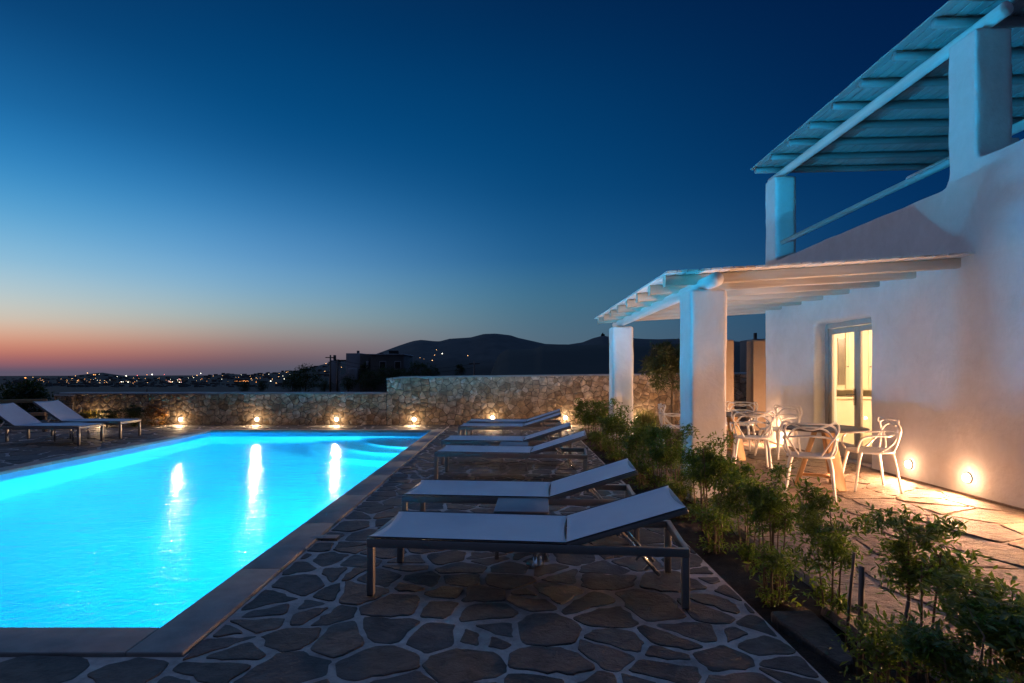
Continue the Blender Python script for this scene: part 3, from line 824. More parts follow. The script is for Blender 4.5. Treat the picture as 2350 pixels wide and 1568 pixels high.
def make_side_table():
    r = empty('side_table', (0,0,0), 0, '', 'side table')
    w, d, h = .41, .45, .36
    mb = MB(); mb.box(-w/2, w/2, -d/2, d/2, h-.014, h); mb.build('table_top', M['grey_top'], r, bevel=.004)
    mb = MB(); t = .02
    for a in ((-w/2+.012,w/2-.012,-d/2+.012,-d/2+.03),(-w/2+.012,w/2-.012,d/2-.03,d/2-.012),(-w/2+.012,-w/2+.03,-d/2+.03,d/2-.03),(w/2-.03,w/2-.012,-d/2+.03,d/2-.03)):
        mb.box(a[0],a[1],a[2],a[3],h-.06,h-.0145)
    mb.build('apron', M['dark_alu'], r)
    for sx in (-1, 1):
        for sy in (-1, 1):
            m2 = MB(); x = sx*(w/2-.022); y = sy*(d/2-.022); m2.tube([(x,y,0),(x,y,h-.0145)], .016, 12); m2.build('leg', M['chrome'], r)
    return r
tg = 'small low tables between the loungers'
st0 = make_side_table()
for i, (x, y, a, lb) in enumerate([(.085, 4.42, -3, 'grey square low table between the two nearest loungers'),(.04, 8.18, -3, 'square low table between the third and fourth loungers'),
    (.02, 11.56, -3, 'square low table between the two farthest loungers'),(-8.95, 11.58, 0, 'square low table between the two loungers at the left')]):
    o = st0 if i == 0 else copy_tree(st0)
    o.location = (x, y, .012); o.rotation_euler = (0,0,R(a)); o['label'] = lb; o['group'] = tg
mb = MB(); mb.disc((0,0), .065, 0, .012, 28); mb.tube([(0,0,.012),(0,0,.16)], .018, 14); mb.tube([(.045,.03,.012),(.045,.03,.05)], .008, 8)
o = mb.build('parasol_socket', M['chrome']); o.location = (.17, 4.10, .012); tag(o, 'shiny round metal parasol socket on paving under the nearest lounger', 'socket')
for i, (vx, vy, lb) in enumerate([(925,1076,'small pale rectangular drain plate in the paving near the third lounger'),(745,1237,'small pale rectangular drain plate beside the pool rim nearer the camera')]):
    D = F*H/(vy-854); mb = MB(); mb.box(-.11,.11,-.05,.05,0,.006); mb.box(-.012,.012,-.006,.006,.006,.009)
    o = mb.build('drain_plate', M['coping'], bevel=.002); o.location = ((vx-1173)/F*D, D, .0165); tag(o, lb, 'drain')

# ------------------------------------------------------------------ chairs and tables
def make_chair():
    r = empty('dining_chair', (0,0,0), 0, '', 'chair')
    # seat: rounded dish, front is +x
    mb = MB(); nr, na_ = 8, 40; vs = [(0,0,.448)]
    for i in range(1, nr+1):
        for k in range(na_):
            a = 2*PI*k/na_; ca, sa = math.cos(a), math.sin(a)
            q = (abs(ca)**3.2+abs(sa)**3.2)**(-1/3.2); t = i/nr
            x = q*ca*.225*t; y = q*sa*(.235-.012*ca)*t
            z = .448+.018*t**3+(.012 if ca < 0 else -.006)*t**2*abs(ca)
            vs.append((x, y, z))
    fs = [(0, 1+k, 1+(k+1)%na_) for k in range(na_)]
    for i in range(nr-1):
        for k in range(na_): fs.append((1+i*na_+k, 1+(i+1)*na_+k, 1+(i+1)*na_+(k+1)%na_, 1+i*na_+(k+1)%na_))
    mb.add(vs, fs, 0, True); s = mb.build('seat', M['white_plastic'], r)
    m = s.modifiers.new('solid', 'SOLIDIFY'); m.thickness = .022; m.offset = -1
    for sx, sy in ((1,1),(1,-1),(-1,1),(-1,-1)):
        m2 = MB(); m2.tube(catmull([(sx*.165, sy*.185, .45),(sx*.185, sy*.205, .36),(sx*.215, sy*.225, .18),(sx*.245, sy*.245, 0)], 3), [.025-.013*i/9 for i in range(10)], 8)
        m2.build('leg', M['white_plastic'], r)
    def loop(half, rad, mb):
        full = half + [(p[0], -p[1], p[2]) for p in half[::-1][1:]]
        c = catmull(full, 5); mb.tube(c, rad, 8)
    mb = MB(); loop([(.20,.20,.455),(.215,.255,.52),(.17,.275,.625),(.04,.275,.655),(-.10,.255,.655),(-.205,.18,.675),(-.245,.07,.69),(-.25,0,.692)], .0120, mb)
    mb.build('armrest', M['white_plastic'], r)
    mb = MB()
    loop([(-.17,.19,.455),(-.20,.225,.56),(-.215,.25,.70),(-.205,.235,.79),(-.245,.15,.825),(-.27,0,.83)], .0115, mb)
    loop([(-.02,.225,.46),(-.12,.255,.54),(-.185,.24,.63),(-.23,.165,.75),(-.255,.08,.785),(-.262,0,.79)], .0105, mb)
    loop([(-.20,.10,.46),(-.225,.14,.53),(-.235,.20,.63),(-.225,.265,.73),(-.19,.275,.80),(-.20,.24,.84),(-.245,.14,.80),(-.262,0,.76)], .0100, mb)
    mb.build('backrest', M['white_plastic'], r)
    return r
cg = 'white woven back chairs around the patio tables'
ch0 = make_chair()
for i, (x, y, a, lb) in enumerate([
    (4.27, 6.78, 168, 'white chair right of the near round table, before the house wall'),
    (3.36, 6.40, 62, 'nearest white chair, its back to the pool, in front of the near round table'),
    (3.45, 8.18, 72, 'white chair between the two round tables, seen from behind'),
    (4.36, 9.30, 200, 'white chair at the right of the far round table, by the house wall'),
    (4.12, 10.30, 235, 'farthest white chair, beyond the far table before the stone wall'),
    (2.80, 9.75, -8, 'white chair seen in the gap left of the nearest white pillar')]):
    o = ch0 if i == 0 else copy_tree(ch0)
    o.location = (x, y, .010); o.rotation_euler = (0, 0, R(a)); o['label'] = lb; o['group'] = cg
def make_table():
    r = empty('round_table', (0,0,0), 0, '', 'table')
    mb = MB(); mb.disc((0,0), .475, .695, .72, 56); mb.build('table_top', M['table_dark'], r, bevel=.005)
    mb = MB()
    for k in range(3):
        a = R(-85+120*k); c, s = math.cos(a), math.sin(a)
        m2 = MB(); m2.bar((c*.09, s*.09, .694), (c*.30, s*.30, .0), .14, .05, up=(c, s, 0)); m2.build('leg', M['oak'], r, bevel=.004)
    for k in range(3):
        a = R(-85+120*k); mb.bar((0,0,.13+.001*k), (math.cos(a)*.26, math.sin(a)*.26, .13+.001*k), .05, .03)
    mb.build('stretcher', M['oak'], r)
    return r
tb = make_table()
for i, (x, y, lb) in enumerate([(3.80, 6.92, 'near round dark table on wooden plank legs among the white chairs'),(3.52, 9.20, 'far round dark table partly hidden by the nearest white pillar')]):
    o = tb if i == 0 else copy_tree(tb); o.location = (x, y, .010); o.rotation_euler = (0,0,R(0 if i == 0 else 12)); o['label'] = lb; o['group'] = 'round patio tables'

# ------------------------------------------------------------------ plants
def add_leaf(mb, p, d, n, L, w, c):
    d = d.normalized(); s = d.cross(n)
    if s.length < 1e-4: s = d.cross(Vector((1,0,0)))
    s.normalize(); nn = s.cross(d)
    a = p; m1 = p+d*L*.45; e = p+d*L - nn*L*.12
    mb.add([a, m1+s*w*.5+nn*w*.12, e, m1-s*w*.5+nn*w*.12], [(0,1,2,3)], c)
def shrub_meshes(seed, h=.82, rad=.26, stems=4, clumps=15, per=120, L=.050, w=.017, low=2, wind=.10):
    rg = random.Random(seed); st = MB(); lf = MB(); ends = []
    for k in range(stems):
        a = 2*PI*(k+rg.random()*.6)/stems; rr_ = rad*rg.uniform(.1, .6); hh = h*rg.uniform(.72, .95)
        b = Vector((math.cos(a)*.04, math.sin(a)*.04, 0)); t_ = Vector((math.cos(a)*rr_+wind*hh*.4, math.sin(a)*rr_, hh))
        pth = catmull([b, b.lerp(t_, .5)+Vector((rg.uniform(-.02,.02), rg.uniform(-.02,.02), .02)), t_], 5)
        st.tube(pth, [.0075-.004*i/(len(pth)-1) for i in range(len(pth))], 6); ends.append(pth)
    for c in range(clumps+low):
        pth = rg.choice(ends); lowc = c >= clumps
        o_ = pth[rg.randrange(1, 4)] if lowc else pth[rg.randrange(int(len(pth)*.62), len(pth))]
        a = rg.uniform(0, 2*PI); rr_ = rad*rg.uniform(.25, .95)*(.6 if lowc else 1)
        c_ = Vector((math.cos(a)*rr_+wind*o_.z*.6, math.sin(a)*rr_, o_.z+rg.uniform(.02, .16)))
        if lowc: c_.z = rg.uniform(.08, .24)*h
        c_.z = min(c_.z, h*1.05)
        st.tube([o_, o_.lerp(c_, .55)+Vector((0,0,-.01)), c_], [.0035,.0025,.0015], 4)
        cs = rg.uniform(.035, .075)
        for j in range(per):
            t = rg.random(); base = o_.lerp(c_, .55+.5*t); d = Vector((rg.gauss(0,1)+.25, rg.gauss(0,1), rg.gauss(.25,.8)))
            p = base+Vector((rg.gauss(0,1)*1.25, rg.gauss(0,1), rg.gauss(0,1)*.8))*cs*.75
            add_leaf(lf, p, d, Vector((rg.uniform(-.6,.6), rg.uniform(-.6,.6), 1)), L*rg.uniform(.6,1.3), w*rg.uniform(.7,1.3), max(.001, rg.random()))
    return st, lf
variants = []
for s in range(6):
    st_, lf_ = shrub_meshes(100+s, h=[.78,.66,.82,.72,.76,.62][s], rad=[.27,.24,.25,.30,.23,.28][s])
    variants.append((st_.mesh('stems'), lf_.mesh('foliage')))
for a, b in variants: a.materials.append(M['bark']); b.materials.append(M['leaf'])
def place_shrub(x, y, sc, rz, v, label, group, mat=None, name='shrub'):
    r = empty(name, (x, y, -.04), rz, label, 'shrub', group); r.scale = (sc[0], sc[0], sc[1])
    a = bpy.data.objects.new('stems', variants[v][0]); b = bpy.data.objects.new('foliage', variants[v][1])
    for o in (a, b): COL.objects.link(o); o.parent = r
    if mat:
        b.data = b.data.copy(); b.data.materials[0] = M[mat]
    return r
ords = ['nearest','second','third','fourth','fifth','sixth','seventh','eighth','ninth','tenth','eleventh','twelfth','thirteenth','fourteenth','fifteenth','sixteenth']
bush = [(1.66,2.15,.85,.66),(1.98,2.28,1.1,.82),(1.93,2.70,.95,.90),(1.82,3.22,.85,1.0),(1.72,3.76,.85,1.02),(1.78,4.30,.8,1.05),(1.72,4.85,.88,1.08),(1.80,5.45,.92,1.05),(1.72,6.10,.95,1.0),
        (1.76,6.80,1.0,1.02),(1.70,7.5,1.1,1.0),(1.78,8.3,1.15,1.02),(1.72,9.1,1.2,1.05),(1.78,10.0,1.2,1.0),(1.70,10.9,1.25,1.05),(1.66,11.9,1.3,1.1)]
for i, (x, y, sx, sz) in enumerate(bush):
    place_shrub(x, y, (sx, sz), random.uniform(0, 6.28), i % 6, f'{ords[i]} leafy green shrub from the camera in the bed beside the deck' if i < 15 else 'farthest leafy green shrub at the end of the bed by the stone wall', 'leafy shrubs along the planting bed')
# low under-growth sprouts in the bed
lowv = []
for s in range(3):
    st_, lf_ = shrub_meshes(200+s, h=.30, rad=.16, stems=6, clumps=9, per=60, L=.045, w=.014, low=3, wind=0)
    a, b = st_.mesh('stems'), lf_.mesh('foliage'); a.materials.append(M['bark']); b.materials.append(M['leaf']); lowv.append((a, b))
low_l = ['low leafy tuft at the foot of the {} shrub from the camera']
for i, (x, y) in enumerate([(1.60,2.45),(1.62,3.50),(1.60,4.5),(1.88,5.05),(1.62,5.6),(1.88,6.3),(1.60,7.0),(1.62,7.9),(1.62,9.3),(1.60,10.3)]):
    kb = min(range(len(bush)), key=lambda q: abs(bush[q][1]-y))
    r = empty('small_plant', (x, y, -.04), i*1.3, f'low leafy tuft at the foot of the {ords[kb]} tall shrub from the camera', 'plant', 'low tufts between the shrubs')
    for me, nm in zip(lowv[i % 3], ('stems','foliage')):
        o = bpy.data.objects.new(nm, me); COL.objects.link(o); o.parent = r
# stakes
def stake(x, y, h, dx, dy, r_, lb):
    mb = MB(); mb.tube([(0,0,-.12),(dx*.5,dy*.5,h*.5),(dx,dy,h)], [r_,r_*.97,r_*.92], 8)
    o = mb.build('plant_stake', M['stake']); o.location = (x, y, 0); tag(o, lb, 'stake', 'wooden stakes among the shrubs')
def stake_at(vx, vyb, vyt, X, lean, r_, lb):
    D = F*X/(vx-1173); h = H-(vyt-854)/F*D; stake(X, D, h, lean, 0, r_, lb)
stake_at(1972, 1560, 1300, 1.66, .01, .0135, 'thick dark upright stake in the bed near the flat slabs')
stake_at(1938, 1560, 1268, 1.72, .05, .008, 'slim stake leaning beside the thick dark one near the slabs')
stake_at(2055, 1560, 1380, 1.78, .06, .010, 'short slanting stake at the foot of the nearest shrubs')
stake_at(1768, 1300, 1110, 1.72, .03, .010, 'dark stake leaning in front of the near round table')
stake_at(1655, 1230, 1098, 1.74, .0, .009, 'thin upright stake left of the near table legs')
stake_at(1742, 1300, 1150, 1.80, .0, .006, 'very thin pale stake behind the leaning dark one')
stake_at(1610, 1200, 1075, 1.70, -.01, .008, 'thin stake in the bed beside the second lounger backrest')
# slabs in the bed
for i, (pts_, z0, tl, lb) in enumerate([([(1.47,3.30),(1.72,3.27),(1.74,3.05),(1.66,2.72),(1.56,2.74)],-.03,-.06,'flat dark stone slab lying in the bed by the deck edge'),
        ([(1.76,3.29),(1.95,3.20),(2.02,2.98),(1.90,2.76),(1.78,2.80)],.0,.17,'tilted stone slab in the bed behind the flat one')]):
    cx = sum(p[0] for p in pts_)/5; cy_ = sum(p[1] for p in pts_)/5; mb = MB()
    stones(mb, [[(p[0]-cx, p[1]-cy_) for p in pts_]], .002, .05, lambda x, y, z: (x, y, z), random.Random(i+3), bev=.008, jit=.012, step=.03, jh=.1)
    o = mb.build('stone_slab', M['slate' if i == 0 else 'lit_terrace_slate']); o.location = (cx, cy_, z0); o.rotation_euler = (.04, tl, 0); tag(o, lb, 'slab')

# shrubs by the left wall
place_shrub(-10.75, 14.55, (1.35,.62), .4, 1, 'yellowish low shrub lit from behind by the leftmost wall lamp', 'shrubs at the foot of the low wall', 'leaf_lamplit')
place_shrub(-10.2, 14.45, (1.2,.55), 1.4, 2, 'dark low shrub between the yellow shrub and the reddish shrub', 'shrubs at the foot of the low wall', 'leaf_dark')
place_shrub(-9.65, 14.6, (1.3,.75), 2.0, 4, 'dark rounded shrub just left of the reddish shrub', 'shrubs at the foot of the low wall', 'leaf_dark')
place_shrub(-9.1, 14.65, (1.1,.78), 2.4, 3, 'reddish shrub beside the second lamp of the low wall', 'shrubs at the foot of the low wall', 'leaf_red')
# wooden rail fence at the left
fn = empty('wooden_fence', (-12.0, 13.3, 0), 0, 'low fence of pale wooden rails behind the left loungers', 'fence')
for z, xa, xb, dz in ((.70,-2.4,1.15,.03),(.37,-2.4,1.1,.05),(.12,-2.4,.5,.03)):
    mb = MB(); mb.bar((xa,0,z-dz),(xb,0,z+dz), .03, .085); mb.build('rail', M['pine'], fn, bevel=.004)
for x in (-2.2,-.5,1.05):
    mb = MB(); mb.box(x-.035,x+.035,.017,.087,0,.76); mb.build('post', M['stake'], fn, bevel=.004)

# trees
def tree(name, loc, h, cr, cz, n_cl, leaf_l, mat, seed, label, cat='tree', group=None, trunk_r=.03, per=90, stems=2, sq=.8, top=1.0):
    rg = random.Random(seed); r = empty(name, loc, 0, label, cat, group)
    tk = MB(); lf = MB()
    for s in range(stems):
        a = rg.uniform(0, 6.28); b = Vector((math.cos(a)*trunk_r*1.6*(stems > 1), math.sin(a)*trunk_r*1.6*(stems > 1), -.1))
        m_ = Vector((rg.uniform(-.1,.1)*cr, rg.uniform(-.1,.1)*cr, cz*.55)); t_ = Vector((rg.uniform(-.3,.3)*cr, rg.uniform(-.3,.3)*cr, cz+.2*cr))
        pth = catmull([b, m_+b, t_], 5); tk.tube(pth, [trunk_r*(1-.65*i/(len(pth)-1)) for i in range(len(pth))], 8)
        for q in range(6):
            o_ = pth[-1-q % 4]; e = Vector((rg.uniform(-1,1)*cr*.8, rg.uniform(-1,1)*cr*.8, cz+rg.uniform(-.4,.8)*cr*sq))
            tk.tube([o_, o_.lerp(e, .5)+Vector((0,0,.06*cr)), e], [trunk_r*.4, trunk_r*.25, trunk_r*.1], 5)
    for c in range(n_cl):
        while True:
            v = Vector((rg.uniform(-1,1), rg.uniform(-1,1), rg.uniform(-1,1)))
            if .25 < v.length < 1: break
        k = 1+.25*noise.noise(v*2.2+Vector((seed,0,0)))
        if top != 1.0 and v.z > 0: k2 = 1-(1-top)*v.z; v.x *= k2; v.y *= k2
        cc = Vector((v.x*cr*k, v.y*cr*k, cz+v.z*cr*sq*k)); cs = cr*rg.uniform(.10, .24)
        for j in range(per):
            d = Vector((rg.gauss(0,1), rg.gauss(0,1), rg.gauss(0,1)*.8)); p = cc+d*cs*.55
            add_leaf(lf, p, d+Vector((.3,0,rg.uniform(-.5,.6))), Vector((rg.uniform(-1,1),rg.uniform(-1,1),1)), leaf_l*rg.uniform(.6,1.3), leaf_l*.30, max(.001, rg.random()))
    tk.build('trunk', M['bark'], r); lf.build('crown', M[mat], r)
    return r
X, Y, Z = at(1528, 840, 13.3)
tree('small_tree', (X+.12, Y, 0), 2.2, .62, Z, 60, .09, 'leaf_olive', 31, 'small leafy tree before the stone wall, left of the nearest white pillar', trunk_r=.035, per=110, sq=.85)
tree('olive_bush', (-13.4, 15.6, 0), 1, .72, .50, 80, .12, 'leaf_dark', 32, 'dark bush at the left edge beyond the wooden fence', 'bush', trunk_r=.03, per=60)
# grass tuft by patio
def tuft(name, loc, n, h, rad, mat, seed, label):
    rg = random.Random(seed); mb = MB()
    for k in range(n):
        a = rg.uniform(0, 6.28); r_ = rad*rg.random(); p = Vector((math.cos(a)*r_, math.sin(a)*r_, 0)); b = rg.uniform(0, 6.28)
        d = Vector((math.cos(b)*.5, math.sin(b)*.5, 1)).normalized(); add_leaf(mb, p, d, Vector((math.cos(b), math.sin(b), 0)), h*rg.uniform(.5,1), .012, max(.001, rg.random()))
    o = mb.build(name, M[mat]); o.location = loc; tag(o, label, 'plant')
X, _, _ = at(1480, 950, 14.2)
tuft('grass_tuft', (X, 14.2, 0), 500, .55, .38, 'grass', 41, 'tuft of bright grass blades lit by the lamp beside the far pillar')

# ------------------------------------------------------------------ middle distance
def tz(x, y): return terr(x, y)
hz = [(700,870,95,2.6,'leaf_dark'),(672,880,90,1.6,'leaf_dark'),(960,850,85,1.6,'leaf_dark'),(985,858,80,1.3,'leaf_dark'),(1055,852,90,1.2,'leaf_dark'),(560,888,140,1.6,'leaf_dark'),(600,886,130,1.4,'leaf_dark'),
      (850,872,80,1.6,'leaf_dark'),(890,866,84,2.0,'leaf_dark'),(925,868,82,1.6,'leaf_dark'),(800,880,78,1.2,'leaf_dark'),(835,846,88,1.0,'leaf_dark'),(745,885,85,1.1,'leaf_dark')]
tl = ['large round dark tree left of the distant white house','smaller dark tree at the left of the large round one','dark tree right of the distant white house','spreading dark tree above the stepped end of the tall wall',
      'pointed dark tree standing alone between house and pole','low dark tree under the town lights, left one','low dark tree under the town lights, right one',
      'dark tree in front of the house middle','widest dark tree in front of the house','dark tree covering the right corner of the house','low dark bush in front of the house stair','slim dark cypress before the house wall','dark bush beside the near pole']
for i, (vx, vy, D, cr, mt) in enumerate(hz):
    X, Y, Z = at(vx, vy, D); g = tz(X, Y)-.3
    slim = i in (4, 11)
    tree('distant_tree', (X, Y, g), 0, cr*(.7 if slim else 1), Z-g, 60, cr*.13, mt, 60+i, tl[i], 'tree', 'dark trees beyond the stone wall', trunk_r=.14, per=50, stems=1, sq=1.5 if slim else .85, top=.4 if slim else 1)
# distant house
D0 = 100.; s0 = F/D0
hb = empty('distant_house', at(840, 905, D0), 0, 'pale flat roofed house with chimneys standing dark against the dusk sky', 'house')
hx = lambda vx: (vx-1173)/s0-hb.location[0]
hzv = lambda vy: H+(854-vy)/s0-hb.location[2]
def hbox(name, v0, v1, t, b, d0, d1, mat, par=None):
    mb = MB(); mb.box(hx(v0), hx(v1), d0, d1, hzv(b), hzv(t)); return mb.build(name, M[mat], par or hb, bevel=.05)
bpy.context.view_layer.update()
hbox('wall', 786, 822, 810, 905, 2, 8, 'far_white'); hbox('wall', 822.3, 850, 812, 905, 1, 8, 'far_wall')
wl = hbox('wall', 850.3, 926, 815, 905, 0, 9, 'far_wall'); hbox('wall', 745, 758, 826, 905, 3, 6, 'far_white'); hbox('roof', 753, 785.7, 825, 828, 3, 7, 'far_dark')
hbox('parapet', 848, 928, 812.5, 815, -.15, 9.1, 'far_white')
for a, b, c, d in ((870,886,829,848),(905,920,829,848),(838,843,829,844)):
    w_ = hbox('window', a, b, c, d, -.06 if a > 850 else .94, .5, 'far_white'); m2 = MB(); m2.box(hx(a)+.12, hx(b)-.12, (-.1 if a > 850 else .9), (-.061 if a > 850 else .939), hzv(d)+.12, hzv(c)-.12); m2.build('pane', M['far_dark'], w_)
hbox('chimney', 748, 753, 813.5, 826, 4, 4.6, 'far_wall'); hbox('chimney', 804, 809, 803, 810, 4, 4.6, 'far_wall'); hbox('chimney', 858, 866, 808.5, 812.4, 4, 5, 'far_dark')
mb = MB(); mb.box(-.9,.9,-.02,.02,-.6,.6, Matrix.Translation((hx(893),4,hzv(809))) @ Matrix.Rotation(.7,4,'X')); mb.build('solar_panel', M['far_dark'], hb)
mb = MB(); mb.bar((hx(760),1.5,hzv(880)),(hx(800),1.5,hzv(852)), .3, .5); mb.build('stair_wall', M['far_white'], hb)
hbox('terrace_wall', 800, 818, 846, 872, -.5, 1.9, 'far_white')
# low building on the rise to the right
X, Y, Z = at(1340, 800, 133); lb_ = empty('low_building', (X, Y, Z), 0, 'long low pale building on top of the dark rise', 'building')
mb = MB(); mb.box(-5.2,5.2,0,5,-1.2,.25); mb.build('wall', M['far_wall'], lb_, bevel=.05)
mb = MB(); mb.box(-5.4,5.4,-.2,5.2,.25,.5); mb.build('roof', M['far_white'], lb_, bevel=.05)
X, Y, Z = at(1702, 800, 120); w2_ = empty('distant_house', (X, Y, Z), 0, 'small pale house seen in the gap beside the brown pillar', 'house')
mb = MB(); mb.box(-1.6,1.9,0,4,-2.2,0); mb.build('wall', M['far_white'], w2_, bevel=.05); mb = MB(); mb.box(.9,1.3,1,1.4,0,.8); mb.build('chimney', M['far_wall'], w2_)
X, Y, Z = at(1745, 778, 60); c2_ = empty('neighbour_house', (X, Y, Z), 0, 'dark flat roofed house with a chimney just beyond the brown pillar', 'house')
mb = MB(); mb.box(-.6,3,0,4,-5,.0); mb.build('wall', M['far_wall'], c2_, bevel=.04); mb = MB(); mb.box(-.55,-.3,.2,.5,.0,.65); mb.build('chimney', M['far_wall'], c2_)
# ruin on the far peak
X, Y, Z = at(1383, 770, 2990); o = MB(); o.box(-9,9,-6,6,-12,7); o.box(-4,2,-4,4,7,13)
o = o.build('hilltop_ruin', M['terrain']); o.location = (X, Y, Z); tag(o, 'tiny ruin on the right far peak', 'ruin')
# poles and wires
def pole(vx, vt, D, lb, arms=True):
    X, Y, Z = at(vx, vt, D); g = tz(X, Y)-.3; r = empty('utility_pole', (X, Y, g), 0, lb, 'pole')
    mb = MB(); mb.tube([(0,0,0),(0,0,Z-g)], [.16,.11], 8); mb.build('shaft', M['stake'], r)
    if arms: mb = MB(); mb.bar((-.7,0,Z-g-.35),(.7,0,Z-g-.35), .1, .12); mb.build('crossarm', M['stake'], r)
    return X, Y, Z
p1 = pole(1088, 829, 75, 'utility pole standing right of the pointed tree')
p2 = pole(758, 815, 80, 'tall utility pole in front of the distant house')
p3 = pole(774, 828, 84, 'shorter utility pole right of the tall one by the house', False)
pole(337, 893, 60, 'short post standing beyond the low wall', False)
for dz in (.0, .5):
    mb = MB(); a = Vector((p2[0], p2[1], p2[2]-.35-dz)); b = Vector((p1[0], p1[1], p1[2]-.35-dz)); pth = []
    for i in range(21):
        t = i/20; q = a.lerp(b, t); q.z -= 1.1*4*t*(1-t); pth.append(q)
    mb.tube(pth, .022, 5); o = mb.build('power_line', M['far_dark']); tag(o, 'upper sagging wire between the two poles' if dz == 0 else 'lower sagging wire between the two poles', 'wire')

# ------------------------------------------------------------------ far town: lights and houses
sph = {}
def ico(mat):
    if mat not in sph:
        bm = bmesh.new(); bmesh.ops.create_icosphere(bm, subdivisions=1, radius=1); me = bpy.data.meshes.new('far_light'); bm.to_mesh(me); bm.free()
        me.materials.append(M[mat]); sph[mat] = me
    return sph[mat]
def ground_hit(vx, vy):
    t = (vx-1173)/F; e = (854-vy)/F; last = None
    D = 1650
    while D < 4600:
        if terr(t*D, D) >= H+e*D: return D-15
        D += 25
    return 3800
LBL = {'far_warm':'tiny warm light in the distant town on the plain','far_orange':'tiny orange light in the distant town on the plain','far_lwhite':'tiny white light in the distant town on the plain','far_red':'tiny red light on a mast above the distant town','far_pink':'tiny pinkish light in the distant town on the plain'}
def far_light(vx, vy, mat, s=1.0, label=None):
    s *= .85
    D = ground_hit(vx, vy); o = bpy.data.objects.new('far_light', ico(mat)); COL.objects.link(o); o.location = at(vx, vy, D); o.scale = [D*.00062*s]*3
    tag(o, label or LBL[mat], 'light', 'lights of the distant town' if not label else 'lights on the far hillside')
c1 = lambda x, y: (x/3.357*.8808, (850+y/3.357)*.8808)
c2 = lambda x, y: ((650+x/3.357)*.8808, (850+y/3.357)*.8808)
rl = random.Random(77)
for x, y, m_, s in [(220,452,'far_orange',1.8),(320,465,'far_warm',1.3),(375,472,'far_warm',1),(382,487,'far_warm',1),(425,490,'far_orange',1.2),(515,490,'far_orange',1.1),(630,460,'far_warm',1),(660,435,'far_warm',.9),
    (765,410,'far_warm',1.2),(820,425,'far_orange',1.8),(838,426,'far_warm',1.6),(865,420,'far_lwhite',1.2),(875,475,'far_warm',.8),(935,492,'far_warm',.9),(1025,443,'far_lwhite',1.3),(1103,435,'far_lwhite',1.5),
    (1062,488,'far_lwhite',1.7),(1080,490,'far_lwhite',1.9),(1100,490,'far_lwhite',1.9),(1120,490,'far_lwhite',1.6),(1200,432,'far_red',1.1),(1285,425,'far_orange',1),(1330,423,'far_lwhite',1.6),(1437,423,'far_red',.9),(1160,465,'far_warm',1),
    (1270,460,'far_warm',1.1),(1290,495,'far_warm',1.1),(1755,413,'far_lwhite',1.1),(1722,430,'far_warm',1.1),(1835,430,'far_warm',.8),(1865,437,'far_warm',.9),(1945,435,'far_warm',1.2),(1940,465,'far_lwhite',1),(1890,483,'far_warm',1.2),
    (2108,427,'far_lwhite',.8),(2155,432,'far_warm',.8),(2228,430,'far_lwhite',.9),(2300,428,'far_warm',.8),(2240,490,'far_orange',1.2),(2195,462,'far_warm',.8)]:
    vx, vy = c1(x, y); far_light(vx, vy, m_, s)
for k in range(16): vx, vy = c1(rl.uniform(65, 270), 497+rl.uniform(-7,5)); far_light(vx, vy, 'far_orange' if k % 3 else 'far_warm', rl.uniform(.9,1.5))
for k in range(12): vx, vy = c1(2050+k*11, 482+rl.uniform(-4,4)); far_light(vx, vy, 'far_orange', rl.uniform(1,1.5))
for k in range(26): vx, vy = c1(rl.uniform(1440, 1610), 478+rl.uniform(-14,14)); far_light(vx, vy, rl.choice(['far_pink','far_warm','far_warm','far_lwhite']), rl.uniform(.7,1.3))
for k in range(76): vx, vy = c1(rl.uniform(120, 1250), rl.gauss(481,14)); far_light(vx, vy, rl.choice(['far_warm','far_warm','far_orange','far_warm','far_orange','far_lwhite']), rl.uniform(.5,1.0))
for k in range(34): vx, vy = c1(rl.uniform(1250, 2330), rl.gauss(468,17)); far_light(vx, vy, rl.choice(['far_warm','far_warm','far_lwhite','far_orange']), rl.uniform(.5,.9))
for x, y in [(15,460),(45,432),(90,427),(168,422),(70,462),(120,452),(200,463),(258,415),(268,430),(255,442),(290,437),(322,405),(335,400),(352,425),(303,462),(232,497)]:
    vx, vy = c2(x, y); far_light(vx, vy, rl.choice(['far_warm','far_warm','far_lwhite']), rl.uniform(.8,1.1))
vx, vy = c2(185,482); far_light(vx, vy, 'far_lwhite', 1.7)
for x, y, s in [(1385,290,1.1),(1490,278,1),(1525,290,.8),(1570,258,1),(1597,300,1.3),(1618,253,.9),(1635,207,.8),(1635,295,.9),(1685,240,1.5),(1548,305,.8),(1908,258,1.1),(668,327,1.2),(658,395,.9),(803,360,.8)]:
    vx, vy = c2(x, y); far_light(vx, vy, 'far_lwhite' if s == 1.5 else 'far_warm', s, 'tiny light of a house on the dark far mountain slope')
mb = MB()
for k in range(420):
    vx = rl.uniform(10, 760); D = rl.uniform(2300, 3900); x = (vx-1173)/F*D; z = terr(x, D)
    w = rl.uniform(5, 14); mb.box(x-w, x+w, D-5, D+5, z-3, z+rl.uniform(4, 9))
o = mb.build('distant_town', M['far_wall']); tag(o, 'mass of small pale houses of the distant town across the plain', 'town', kind='stuff')

